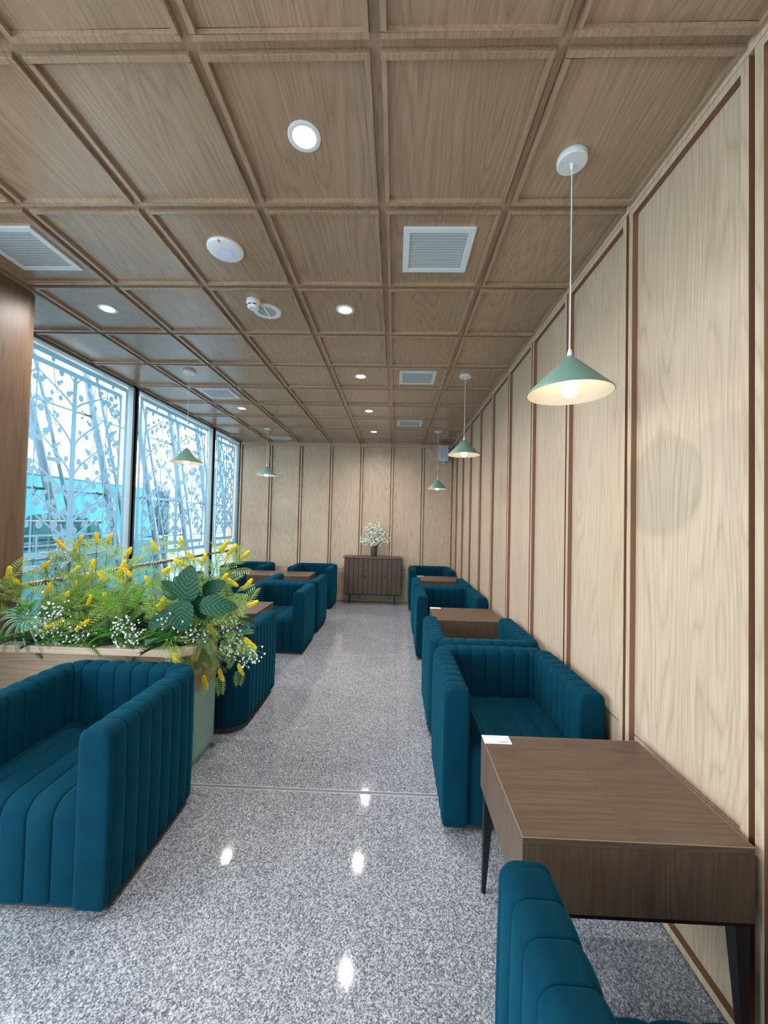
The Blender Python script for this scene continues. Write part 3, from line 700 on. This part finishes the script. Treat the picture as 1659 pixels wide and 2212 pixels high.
# ---------------------------------------------------------------- tables
def table(kind='right'):
    t = thing('lounge_table', '', 'table'); wx, wy, h, ap = 0.33, 0.273, 0.645, 0.212
    b = MB(); b.box(-wx, wx, -wy, wy, h - 0.020, h); top = b.build('tabletop', M_walx, t, bevel=0.001)
    b = MB()
    for (a, c, d, e) in ((-wx, wx, -wy, -wy + 0.0012), (-wx, wx, wy - 0.0012, wy), (-wx, -wx + 0.0012, -wy, wy), (wx - 0.0012, wx, -wy, wy)): b.box(a - 0.0004, c + 0.0004, d - 0.0004, e + 0.0004, h - 0.0012, h + 0.0004)
    b.build('edge_highlight', M_edge_hilite, top)
    b = MB()
    for (a, c, d, e) in ((-wx, wx, -wy, -wy + 0.018), (-wx, wx, wy - 0.018, wy), (-wx, -wx + 0.018, -wy + 0.018, wy - 0.018), (wx - 0.018, wx, -wy + 0.018, wy - 0.018)): b.box(a, c, d, e, h - ap, h - 0.0202)
    b.box(-wx + 0.018, wx - 0.018, -wy + 0.018, wy - 0.018, h - ap, h - ap + 0.015)
    b.build('apron', M_walz, t)
    b = MB(); z1 = h - ap; q = 0.008
    for (a, c, d, e) in ((-wx + q, wx - q, -wy + q, -wy + q + 0.025), (-wx + q, wx - q, wy - q - 0.025, wy - q), (-wx + q, -wx + q + 0.025, -wy + q, wy - q), (wx - q - 0.025, wx - q, -wy + q, wy - q)): b.box(a, c, d, e, z1 - 0.018, z1)
    b.build('metal_frame', M_black, t)
    for sx in (-1, 1):
        for sy in (-1, 1):
            x, y = sx * (wx - q), sy * (wy - q); b = MB(); v = []
            for (w_, z) in ((0.042, z1 - 0.0), (0.016, 0.012)):
                x1, y1 = x - sx * w_, y - sy * w_ ; v += [(x, y, z), (x1, y, z), (x1, y1, z), (x, y1, z)]
            b.add(v, [(0, 1, 2, 3), (4, 7, 6, 5), (0, 4, 5, 1), (1, 5, 6, 2), (2, 6, 7, 3), (3, 7, 4, 0)])
            lg = b.build('leg', M_black, t)
            b = MB(); b.lathe([(0.009, 0.0), (0.010, 0.004), (0.009, 0.013)], 12, (x - sx * 0.008, y - sy * 0.008, 0)); b.build('foot', M_black, lg, smooth=True)
    return t
tb = table()
TB = [(0.722, 1.447, 'nearest walnut box table against the right wall, its whole top in view'), (0.722, 3.975, 'walnut box table midway along the right wall between two facing armchairs'), (0.722, 6.44, 'farthest walnut table on the right wall, before the last armchair'),
      (-1.645, 4.005, 'walnut table just past the planter on the left of the aisle'), (-1.70, 6.56, 'far walnut table on the left, in front of the armchair beside the cabinet'), (-2.37, 6.56, 'far walnut table by the window, in front of the far corner armchair')]
for i, (x, y, lb) in enumerate(TB): place(tb, i == 0, (x, y, 0), 0, lb, 'walnut lounge tables')
def card():
    t = thing('table_card', '', 'card')
    b = MB(); b.box(-0.056, 0.056, -0.031, 0.031, 0, 0.002); b.build('card', M_card, t, bevel=0.0006)
    b = MB(); z = 0.0021
    def bx(x0, x1, y0, y1, mi=0): b.box(x0, x1, y0, y1, z - 0.0002, z + 0.0002, mi)
    bx(-0.053, -0.0525, -0.027, 0.027, 0)
    for (y, x0, x1) in ((0.021, -0.045, -0.004), (0.017, -0.045, -0.010), (0.0, -0.030, -0.012), (-0.012, -0.040, -0.006), (-0.018, -0.033, -0.010), (-0.022, -0.033, -0.014), (0.017, 0.026, 0.045), (0.010, 0.022, 0.044), (0.004, 0.018, 0.040), (-0.003, 0.012, 0.036)): bx(x0, x1, y - 0.0009, y + 0.0009, 1)
    def arc(cx, cy, r, a0, a1, w):
        k = 8; p = [(cx + r * math.cos(a0 + (a1 - a0) * i / k), cy + r * 1.3 * math.sin(a0 + (a1 - a0) * i / k)) for i in range(k + 1)]
        v = [(x, y, z + 0.0003) for x, y in p] + [(cx + (x - cx) * (1 - w), cy + (y - cy) * (1 - w), z + 0.0003) for x, y in p]
        b.add(v, [(i, i + 1, k + 2 + i, k + 1 + i) for i in range(k)], 0)
    arc(0.010, -0.018, 0.007, PI * 0.65, PI * 1.35, 0.3); arc(0.006, -0.018, 0.010, -0.7, 0.7, 0.22)
    for cx in (0.021, 0.027, 0.033): arc(cx, -0.018, 0.0042, 0, 2 * PI, 0.35)
    arc(0.034, -0.018, 0.009, -0.8, 0.8, 0.25); arc(0.045, 0.001, 0.0030, 0, 2 * PI, 0.8)
    bx(0.012, 0.015, -0.0185, -0.0165)
    b.build('print', [M_ink, M_inkl], t)
    return t
cd = card()
for i, (x, y, lb) in enumerate([(0.449, 1.687, 'small white printed card on the corner of the nearest table'), (0.449, 4.213, 'small white card on the corner of the middle right table'), (0.449, 6.68, 'small white card on the farthest right table')]): place(cd, i == 0, (x, y, 0.6454), 0, lb, 'white cards on the right tables')

# ---------------------------------------------------------------- cabinet, vase, wall speaker
t = thing('cabinet', 'dark walnut slatted cabinet with three doors and ring handles against the far wall', 'cabinet', (-0.398, 7.30, 0))
b = MB(); b.box(-0.532, 0.532, 0.020, 0.325, 0.20, 0.862); b.build('body', M_cab, t, bevel=0.002)
b = MB(); b.box(-0.553, 0.548, -0.012, 0.330, 0.862, 0.893); b.build('top', M_walx, t, bevel=0.003)
dw = 1.064 / 3
for k in range(3):
    x0 = -0.532 + dw * k + 0.003; x1 = x0 + dw - 0.006
    b = MB(); b.box(x0, x1, 0.004, 0.018, 0.205, 0.858, 1)
    sw3 = (x1 - x0) / 4
    for q in range(4): b.box(x0 + sw3 * q + 0.0055, x0 + sw3 * (q + 1) - 0.0055, -0.006, 0.004, 0.208, 0.855, 0)
    dr = b.build('door', [M_cab, M_black], t)
    hx = (-0.221, -0.138, 0.223)[k]; b = MB(); R0, r0 = 0.0145, 0.0035
    v = []
    for i in range(20):
        a = 2 * PI * i / 20
        for j in range(8):
            c = 2 * PI * j / 8; rr = R0 + r0 * math.cos(c); v.append((hx + rr * math.cos(a), -0.0105 + r0 * math.sin(c), 0.526 + rr * math.sin(a)))
    b.add(v, [(i * 8 + j, i * 8 + (j + 1) % 8, ((i + 1) % 20) * 8 + (j + 1) % 8, ((i + 1) % 20) * 8 + j) for i in range(20) for j in range(8)])
    b.build('ring_handle', M_black, dr, smooth=True)
b = MB(); b.box(-0.50, 0.50, 0.04, 0.065, 0.175, 0.20); b.box(-0.50, 0.50, 0.27, 0.295, 0.175, 0.20); b.box(-0.45, 0.45, 0.05, 0.29, 0.176, 0.199); b.build('metal_frame', M_black, t)
for x in (-0.44, 0.415):
    for y in (0.05, 0.285):
        b = MB(); b.tube([(x, y, 0.19), (x + 0.002, y, 0.0)], [0.010, 0.007], 10); b.build('leg', M_black, t, smooth=True)
vx, vy, vz = -0.39, 7.45, 0.8935
b = MB(); b.lathe([(0.0, 0.0), (0.052, 0.0), (0.057, 0.008), (0.060, 0.09), (0.060, 0.15), (0.055, 0.19), (0.042, 0.215), (0.034, 0.225), (0.036, 0.236), (0.033, 0.238), (0.029, 0.228), (0.030, 0.20), (0.0, 0.195)], 36)
tag(b.build('vase', M_vase, smooth=True, angle=50, loc=(vx, vy, vz)), 'dark brown stoneware bottle vase standing on the cabinet', 'vase')
def blossom_stem(i, n):
    a = 2 * PI * i * 0.382; k = (i + 0.5) / n
    R_ = 0.30 * math.sqrt(k); zt = 0.62 - 0.42 * k + random.uniform(-0.04, 0.04)
    tip = Vector((R_ * math.cos(a), R_ * math.sin(a) * 0.45, max(0.26, zt) - 0.225)); 
    t = thing('blossom_stem', 'stem of small white blossoms and grey-green leaves in the dark vase', 'flower', (vx, vy, vz + 0.225), 0, 'white blossom stems in the vase')
    base = Vector((0.012 * math.cos(a), 0.012 * math.sin(a), -0.10)); mid = Vector((tip.x * 0.35, tip.y * 0.35, max(0.08, tip.z * 0.75)))
    pts = [base.lerp(mid, q) * (1 - q) + mid.lerp(tip, q) * q for q in [z / 8 for z in range(9)]]
    b = MB(); b.tube(pts, 0.0022, 5); st = b.build('stem', M_stem, t)
    b = MB(); lf = MB()
    for q in range(3, 9):
        p = pts[q]
        for _ in range(13 if q > 4 else 5):
            o = Vector((random.gauss(0, 0.03), random.gauss(0, 0.026), random.gauss(0, 0.03)))
            if random.random() < 0.62: b.ball(p + o, random.uniform(0.008, 0.0145), 0, 6, 4, (1, 1, 0.8))
            else:
                c = p + o; dx = Vector((random.uniform(-1, 1), random.uniform(-1, 1), random.uniform(-0.3, 1))).normalized(); w_ = dx.orthogonal().normalized() * 0.007
                lf.add([c, c + dx * 0.016 + w_, c + dx * 0.036, c + dx * 0.016 - w_], [(0, 1, 2, 3)])
    b.build('blossoms', M_wht2, t, smooth=True, angle=180)
    if lf.v: lf.build('leaves', M_grey, t)
for i in range(16): blossom_stem(i, 16)
t = thing('wall_speaker', 'white box speaker on a bracket high in the far right corner', 'speaker', (0.905, 7.50, 2.885), -0.10)
b = MB(); b.prism(rrect(-0.088, 0.088, -0.07, 0.07, 0.022, 4), -0.137, 0.137); b.build('housing', M_white, t, smooth=True, angle=40)
b = MB(); b.box(-0.074, 0.074, -0.0745, -0.069, -0.124, 0.124); gr = b.build('grille', plain('speaker_cloth', (0.42, 0.47, 0.52), 0.6), t, bevel=0.002)
b = MB(); b.box(-0.022, 0.016, -0.0765, -0.074, -0.104, -0.094); b.build('badge', M_card, gr)
b = MB(); b.box(-0.03, 0.03, -0.03, 0.03, -0.150, -0.137); b.box(-0.012, 0.012, 0.0, 0.15, -0.152, -0.142); b.box(-0.02, 0.02, 0.135, 0.15, -0.16, 0.12); b.build('bracket', M_white, t)

# ---------------------------------------------------------------- planter
t = thing('planter', 'long rounded planter with oak rim and sage green base full of artificial flowers', 'planter', (0, 0, 0))
PX0, PX1, PY0, PY1 = -2.515, -1.20, 2.315, 2.775
cr = (1, 1, 0, 0)
b = MB(); b.prism(rrect(PX0, PX1 - 0.025, PY0 + 0.05, PY1 - 0.02, 0.10, 10, cr), 0, 0.055); b.build('kick', M_sage, t, smooth=True)
b = MB(); b.prism(rrect(PX0, PX1 - 0.008, PY0 + 0.036, PY1 - 0.008, 0.11, 10, cr), 0.055, 0.475); b.build('base', M_sage, t, smooth=True)
b = MB(); b.prism(rrect(PX0, PX1 - 0.004, PY0 + 0.034, PY1 - 0.004, 0.11, 10, cr), 0.475, 0.715); b.build('oak_band', M_band, t, smooth=True)
b = MB(); o_ = rrect(PX0, PX1, PY0, PY1, 0.13, 10, cr); i_ = rrect(PX0 + 0.05, PX1 - 0.06, PY0 + 0.07, PY1 - 0.06, 0.07, 10, cr); n = len(o_)
v = [(x, y, 0.715) for x, y in o_] + [(x, y, 0.758) for x, y in o_] + [(x, y, 0.758) for x, y in i_] + [(x, y, 0.715) for x, y in i_]
b.add(v, [(r * n + k, r * n + (k + 1) % n, ((r + 1) % 4) * n + (k + 1) % n, ((r + 1) % 4) * n + k) for r in range(4) for k in range(n)]); b.build('rim', M_oak, t, smooth=True)
b = MB(); b.prism(i_, 0.70, 0.735); b.build('moss_bed', M_soil, t)

def bez(p0, p1, p2, n=10):
    return [p0.lerp(p1, q) * (1 - q) + p1.lerp(p2, q) * q for q in [k / n for k in range(n + 1)]]
def basis(d, up=Vector((0, 0, 1))):
    d = d.normalized(); s = d.cross(up)
    if s.length < 0.05: s = d.cross(Vector((0, 1, 0)))
    s.normalize(); u = s.cross(d).normalized()
    return Matrix((s, d, u)).transposed()   # x = side, y = along, z = up
# shared leaf and blossom meshes (local: +Y along)
def pinnate_mesh(L=0.11, n=9, ll=0.034, lw=0.0045, droop=0.02, fan=0.9):
    b = MB(); b.tube([(0, 0, 0), (0, L * 0.5, 0.004), (0, L, -droop * 0.5)], 0.0011, 4)
    for k in range(n):
        q = (k + 1) / n; y = L * q; l = ll * (0.55 + 0.75 * math.sin(PI * (0.15 + 0.75 * q)))
        for s in (-1, 1):
            a = fan * (1.0 - 0.45 * q); dx, dy = s * math.sin(a + 0.25), math.cos(a + 0.25); px, py = -dy, dx
            w = lw; z0 = -droop * q * q
            v = [(0, y * .98, z0), (dx * l * .5 + px * w, y + dy * l * .5 + py * w, z0 + 0.004), (dx * l, y + dy * l, z0 - 0.004), (dx * l * .5 - px * w, y + dy * l * .5 - py * w, z0 + 0.004)]
            b.add(v, [(0, 1, 2, 3)])
    return b
def mesh_of(b, name, mat, smooth=False):
    o = b.build(name, mat, smooth=smooth, angle=180); me = o.data; bpy.data.objects.remove(o); return me
ME_leaf = [mesh_of(pinnate_mesh(0.115 + 0.02 * k, 8 + k, 0.045, 0.0037), 'mimosa_leaf', M_fern) for k in range(3)]
def spike(seed):
    r = random.Random(seed); b = MB(); L = 0.092
    for k in range(66):
        q = (k + 0.5) / 66; y = L * q; rr = 0.0125 * (math.sin(PI * min(1, 0.18 + 0.75 * q)) ** 0.7); a = k * 2.399
        b.ball((rr * math.cos(a), y, rr * math.sin(a) + 0.012 * q * q), r.uniform(0.0042, 0.0062), 0, 5, 4)
    b.tube([(0, -0.01, 0), (0, L, 0.008)], 0.006, 5)
    return b
ME_spike = [mesh_of(spike(k), 'flower_spike', M_yel, True) for k in range(3)]
def inst(name, me, parent, loc, M3, sc=1.0):
    o = bpy.data.objects.new(name, me); COL.objects.link(o); o.parent = parent
    mm = M3.to_4x4() @ Matrix.Scale(sc, 4); mm.translation = loc; o.matrix_local = mm
    return o
ROWN = {}
def ordinal(n): return ['first', 'second', 'third', 'fourth', 'fifth', 'sixth', 'seventh', 'eighth', 'ninth', 'tenth', 'eleventh', 'twelfth', 'thirteenth', 'fourteenth', 'fifteenth', 'sixteenth', 'seventeenth', 'eighteenth'][n]
SP = [(-2.3, 2.64, 1.34), (-2.17, 2.64, 1.37), (-2.2, 2.64, 1.31), (-2.05, 2.64, 1.39), (-1.97, 2.64, 1.38), (-1.83, 2.64, 1.29), (-1.64, 2.64, 1.34), (-1.46, 2.64, 1.37), (-1.39, 2.64, 1.28), (-1.17, 2.64, 1.35), (-1.11, 2.64, 1.33), (-1.3, 2.64, 1.26), (-1.38, 2.52, 1.25), (-1.02, 2.64, 1.3), (-2.3, 2.52, 1.21), (-2.09, 2.52, 1.19), (-1.98, 2.52, 1.21), (-1.78, 2.52, 1.21), (-1.49, 2.52, 1.2), (-2.02, 2.52, 1.13), (-1.9, 2.52, 1.14), (-1.74, 2.52, 1.18), (-1.78, 2.52, 1.14), (-1.6, 2.52, 1.12), (-2.42, 2.44, 1.12), (-2.18, 2.42, 1.07), (-2.09, 2.52, 1.08), (-2.06, 2.42, 1.03), (-1.91, 2.42, 1.01), (-1.81, 2.42, 1.02), (-1.04, 2.52, 1.13), (-0.95, 2.52, 1.12), (-1.11, 2.52, 1.15), (-0.88, 2.42, 1.02), (-1.04, 2.6, 0.92), (-1.32, 2.40, 1.07), (-1.44, 2.42, 1.02), (-1.43, 2.42, 0.96), (-2.04, 2.34, 0.89), (-1.87, 2.34, 0.89), (-1.17, 2.5, 0.84), (-1.27, 2.28, 0.72), (-1.15, 2.50, 0.64), (-1.16, 2.42, 0.54), (-1.08, 2.46, 0.57), (-0.97, 2.50, 0.59), (-0.92, 2.5, 0.76), (-2.40, 2.38, 1.17)]
rs = random.Random(5)
GS = 'yellow mimosa sprays in the planter'
for i, s_ in enumerate(SP):
    tip = Vector(s_); hang = tip.z < 0.85
    bx_ = max(-2.38, min(-1.30, tip.x + rs.uniform(-0.10, 0.10) + (-1.6 - tip.x) * 0.12)); by_ = max(2.42, min(2.68, tip.y + rs.uniform(-0.08, 0.05)))
    base = Vector((bx_, by_, 0.73))
    if hang: mid = Vector((tip.x * 0.72 + base.x * 0.28, tip.y - 0.01, 0.93))
    else: mid = base.lerp(tip, 0.45) + Vector((rs.uniform(-0.04, 0.04), 0, 0.16 * (tip.z - 0.7) + 0.03))
    pts = bez(base, mid, tip, 12)
    row = lambda q: 'drooping over the planter end' if (q[2] < 0.87 and q[0] > -1.5) else ('in the topmost row of the planter' if q[2] > 1.24 else ('in the upper middle row of the planter' if q[2] > 1.10 else 'in the lower row of the planter'))
    rank = sorted([q for q in SP if row(q) == row(s_)], key=lambda q: q[0] - q[1] * 0.0 + q[2] * 1e-3).index(s_)
    where = row(s_)
    t = thing('mimosa_spray', 'yellow mimosa spray, ' + ordinal(rank) + ' from the left ' + where, 'flower', tuple(base), 0, GS)
    loc = [p - base for p in pts]
    b = MB(); b.tube(loc, [0.0032 - 0.0014 * k / 12 for k in range(13)], 5); b.build('stem', M_stem, t, smooth=True, angle=180)
    d = (pts[-1] - pts[-3]).normalized()
    if tip.z > 1.0: d = (d * 0.5 + Vector((rs.choice((-1, 1)) * rs.uniform(0.3, 1.0), -0.2, rs.uniform(-0.35, 0.7)))).normalized()
    elif not hang: d = (d * 0.3 + Vector((rs.uniform(-1, 1), -0.6, rs.uniform(-0.8, 0.4)))).normalized()
    inst('flower_spike', ME_spike[i % 3], t, loc[-1] - d * 0.030, basis(d), rs.uniform(0.82, 1.02))
    nl = 9 if tip.z > 1.1 else 7
    for k in range(nl):
        q = 11 - int(k * 1.05) if not hang else 12 - k
        q = max(3, q); td = (pts[min(q + 1, 12)] - pts[q - 1]).normalized()
        a = k * 2.4 + rs.random(); side = basis(td)
        ld = (td * 0.55 + side @ Vector((math.cos(a), 0, math.sin(a) * 0.8)) + Vector((0, -0.15, 0.12 if not hang else -0.3))).normalized()
        inst('leaf', ME_leaf[(i + k) % 3], t, loc[q], basis(ld, Vector((rs.uniform(-.4, .4), -0.5, 1))), rs.uniform(0.75, 1.15) * (0.72 if hang else 1.0))
# white baby's breath
GY = [(-2.12, 2.33, 0.88), (-2.06, 2.33, 0.84), (-1.98, 2.33, 0.81), (-2.04, 2.33, 0.97), (-1.88, 2.33, 0.82), (-1.62, 2.33, 0.89), (-1.55, 2.33, 0.81), (-1.65, 2.33, 0.83), (-1.32, 2.33, 0.91), (-1.25, 2.42, 0.82), (-1.04, 2.5, 0.73), (-0.91, 2.5, 0.67), (-0.98, 2.5, 0.71), (-1.04, 2.5, 0.86), (-2.42, 2.66, 1.19), (-2.36, 2.68, 1.27), (-2.08, 2.33, 0.94), (-1.20, 2.48, 0.77), (-2.25, 2.66, 1.24), (-2.3, 2.6, 1.12)]
zone = lambda q: 'among those drooping over the planter end' if q[0] > -1.3 else ('among those against the pillar' if q[1] > 2.55 else 'along the planter front rim')
for i, c in enumerate(GY):
    c = Vector(c); base = Vector((max(-2.4, min(-1.30, c.x)), max(2.43, min(2.66, c.y + 0.1)), 0.73)); rel = c - base
    mid = rel * 0.4 + Vector((0, 0, 0.12)); main = bez(Vector((0, 0, 0)), mid, rel, 8)
    t = thing('babys_breath', 'white baby\'s breath sprig, ' + ordinal(sorted([q[0] + q[2] * 1e-3 for q in GY if zone(q) == zone(c)]).index(GY[i][0] + GY[i][2] * 1e-3)) + ' from the left ' + zone(c), 'flower', tuple(base), 0, 'white baby\'s breath in the planter')
    b = MB(); b.tube(main, 0.0018, 4); fl = MB(); lf = MB()
    for k in range(34):
        o = Vector((rs.gauss(0, 0.040), rs.gauss(0, 0.030), rs.gauss(0, 0.032))); p = rel + o
        if base.z + p.z < 0.772 and base.x + p.x < -1.18: p.z = 0.772 - base.z + rs.uniform(0, 0.01)
        b.tube([main[5 + k % 3], (main[6] + p) / 2 + Vector((0, 0, 0.01)), p], 0.0007, 3)
        fl.ball(p, rs.uniform(0.0045, 0.0075), 0, 6, 4)
        if k % 2 == 0:
            dx = Vector((rs.uniform(-1, 1), rs.uniform(-1, .3), rs.uniform(-.6, 1))).normalized(); w_ = dx.orthogonal().normalized() * 0.003; p2 = rel + o * 0.8
            lf.add([p2, p2 + dx * 0.014 + w_, p2 + dx * 0.032, p2 + dx * 0.014 - w_], [(0, 1, 2, 3)])
    b.build('stem', M_stem, t); fl.build('blossoms', M_wht, t, smooth=True, angle=180); lf.build('leaves', M_grey, t)
# palm and fern fronds filling the bed
def frond_mesh(L, n, ll, lw, curl, name, mat, ang=1.0):
    b = MB(); pt = lambda q: Vector((0, L * math.sin(q * curl) / curl, L * (math.cos(q * curl) - 1) / curl))
    b.tube([pt(k / 8) for k in range(9)], [0.0022 - 0.0015 * k / 8 for k in range(9)], 4)
    for k in range(n):
        q = 0.15 + 0.85 * (k + 1) / n; p = pt(min(q, 1)); l = ll * (0.4 + 0.8 * math.sin(PI * (0.12 + 0.80 * (k + 1) / n)))
        for s in (-1, 1):
            a = ang * (1.05 - 0.6 * q); d = Vector((s * math.sin(a), math.cos(a) * math.cos(q * curl), -math.sin(q * curl) * 0.6 + 0.15)); px = Vector((-d.y, d.x, 0)).normalized() * lw
            b.add([p, p + d * l * .45 + px, p + d * l + Vector((0, 0, -0.012)), p + d * l * .45 - px], [(0, 1, 2, 3)])
    return mesh_of(b, name, mat)
FR = [frond_mesh(0.30, 15, 0.095, 0.006, 1.1, 'palm_leaf', M_palm), frond_mesh(0.26, 13, 0.085, 0.006, 0.9, 'palm_leaf', M_bright), frond_mesh(0.28, 12, 0.075, 0.009, 1.3, 'fern_leaf', M_dark), frond_mesh(0.24, 9, 0.12, 0.005, 0.7, 'palm_leaf', M_palm, 1.3), frond_mesh(0.22, 14, 0.05, 0.006, 1.2, 'fern_leaf', M_grey)]
NM = ['palm_frond', 'palm_frond', 'fern_frond', 'palm_frond', 'fern_frond']
LB = ['mid green palm frond among the planter flowers', 'bright green palm frond among the planter flowers', 'dark green fern frond deep in the planter', 'mid green fan palm frond among the planter flowers', 'grey-green fern frond among the planter flowers']
def frond(kind, base, d, sc):
    o = bpy.data.objects.new(NM[kind], FR[kind]); COL.objects.link(o)
    mm = basis(Vector(d), Vector((0, -0.35, 1))).to_4x4() @ Matrix.Scale(sc, 4); mm.translation = Vector(base); o.matrix_world = mm
    tag(o, LB[kind], 'leaf', ['mid green palm fronds', 'bright green palm fronds', 'dark fern fronds', 'fan palm fronds', 'grey-green fern fronds'][kind] + ' in the planter')
for i in range(120):
    x = -2.34 + 1.06 * ((i * 0.618) % 1.0); y = rs.uniform(2.41, 2.68)
    kind = (0, 2, 3, 4, 2, 0, 1, 2, 4, 3)[i % 10]
    front = y < 2.5
    d = Vector((rs.uniform(-0.9, 0.9), -0.45 if front else rs.uniform(-0.3, 0.5), rs.uniform(0.35, 1.0) if front else rs.uniform(1.0, 2.2)))
    frond(kind, (x, y, 0.735), d, rs.uniform(0.85, 1.25) if not front else rs.uniform(0.7, 1.0))
for (x, z, dx, dz, k, s) in ((-2.30, 0.86, 0.25, 1.0, 1, 0.9), (-2.38, 0.90, -0.6, 0.9, 1, 1.0), (-2.2, 0.88, 0.35, 1.3, 1, 0.8), (-1.42, 0.84, -1.0, 0.05, 1, 0.8), (-1.44, 0.80, -0.9, -0.25, 1, 0.75), (-1.60, 0.95, 0.2, 1.2, 1, 1.0), (-1.68, 0.92, -0.25, 1.2, 1, 0.9), (-1.80, 0.84, 0.9, 0.3, 0, 0.9), (-1.55, 0.84, -0.9, 0.4, 0, 0.9), (-1.95, 0.82, 0.8, 0.1, 0, 0.8), (-1.7, 0.80, 0.8, -0.3, 1, 0.6), (-2.3, 0.8, 0.9, -0.05, 0, 0.7), (-2.35, 0.82, -0.6, -0.2, 0, 0.7)):
    frond(k, (x, 2.40, z), (dx, -0.45, dz), s)
for (x, y, z, dx, dy, dz, k, s) in ((-1.25, 2.5, 0.80, 1, 0.0, 0.2, 2, 0.9), (-1.25, 2.55, 0.85, 1, 0.2, 0.0, 4, 1.1), (-1.24, 2.45, 0.80, 1, -0.2, -0.3, 4, 1.1), (-1.22, 2.6, 0.84, 1, 0.1, -0.2, 2, 1.1), (-1.22, 2.5, 0.80, 0.7, -0.1, -0.8, 4, 1.0), (-1.26, 2.42, 0.80, 0.3, -0.4, -0.6, 3, 0.7), (-1.22, 2.55, 0.9, 1, 0, 0.5, 2, 1.1), (-1.22, 2.62, 0.9, 1, 0.2, 0.2, 4, 1.2)):
    frond(k, (x, y, z), (dx, dy, dz), s)
# broad veined leaves
def broad(L, Wd, name='leaf'):
    b = MB(); nu, nv = 8, 14; v = []; uv = []
    for j in range(nv + 1):
        q = j / nv; wd = Wd * (math.sin(PI * q ** 0.62) ** 0.58 if 0 < q < 1 else 0) ; y = L * q
        for i in range(nu + 1):
            s = i / nu * 2 - 1
            back = 0.10 * L * (abs(s) ** 1.5) * (1 - q) ** 4
            z = 0.10 * wd * abs(s) - 0.16 * L * q * q + 0.003 * math.cos(q * 7 * 2 * PI - abs(s) * 6)
            v.append((s * wd, y - back, z)); uv.append((i / nu, q))
    b.add(v, [(j * (nu + 1) + i, j * (nu + 1) + i + 1, (j + 1) * (nu + 1) + i + 1, (j + 1) * (nu + 1) + i) for j in range(nv) for i in range(nu)], 0, uv)
    return mesh_of(b, name, M_big, True)
t = thing('broad_leaf_plant', 'plant with big dark green veined leaves near the right end of the planter', 'plant', (-1.30, 2.47, 0.74))
o0 = Vector((-1.30, 2.47, 0.74))
ctr = [((-1.250, 2.33, 1.065), (-1.228, 2.31, 1.262), 0.088), ((-1.16, 2.38, 1.09), (-1.035, 2.36, 1.165), 0.055), ((-1.135, 2.31, 1.035), (-0.925, 2.28, 1.035), 0.060), ((-1.255, 2.29, 1.045), (-1.235, 2.26, 0.885), 0.086), ((-1.32, 2.37, 1.07), (-1.43, 2.37, 1.16), 0.050), ((-1.33, 2.33, 0.97), (-1.48, 2.31, 0.89), 0.048), ((-1.18, 2.35, 1.07), (-1.15, 2.34, 0.93), 0.055)]
for k, (p, q, wd) in enumerate(ctr):
    p, q = Vector(p), Vector(q); L = (q - p).length; me = broad(L, wd)
    d = (q - p).normalized(); face = Vector((0.12 * (k % 3 - 1), -1.0, 0.35)); sd = d.cross(face).normalized(); up = sd.cross(d)
    o = bpy.data.objects.new('leaf', me); COL.objects.link(o); o.parent = t
    mm = Matrix((sd, d, up)).transposed().to_4x4(); mm.translation = p - o0; o.matrix_local = mm
    b = MB(); b.tube(bez(Vector((0, 0, 0)), (p - o0) * 0.5 + Vector((0, 0.03, 0.08)), p - o0, 6), 0.003, 5); b.build('stem', M_stem, t, smooth=True)
# spider plant
t = thing('spider_plant', 'spider plant with pale striped narrow blades at the left end of the planter', 'plant', (-2.235, 2.36, 0.90))
for k in range(13):
    a = 2 * PI * k / 13 + 0.2; L = rs.uniform(0.13, 0.19); b = MB(); v = []; uv = []
    dx, dz = math.cos(a), math.sin(a)
    for j in range(9):
        q = j / 8; r_ = L * q; w_ = 0.0095 * math.sin(PI * (0.12 + 0.86 * q)) + 0.001
        c = Vector((dx * r_, -0.055 * math.sin(q * PI * 0.8) - 0.02 * q, dz * r_ * 0.85 + 0.045 * math.sin(q * PI) - 0.075 * q * q)); pv = Vector((-dz, -0.2, dx)).normalized() * w_
        v += [c - pv, c + Vector((0, 0.003, 0)), c + pv]; uv += [(0, q), (0.5, q), (1, q)]
    b.add(v, [(j * 3 + i, j * 3 + i + 1, (j + 1) * 3 + i + 1, (j + 1) * 3 + i) for j in range(8) for i in range(2)], 0, uv)
    b.build('blade', M_stripe, t, smooth=True, angle=180)
b = MB(); b.tube([(0, 0, 0), (-0.02, 0.05, -0.1), (-0.03, 0.08, -0.165)], 0.006, 6); b.build('stem', M_stem, t)
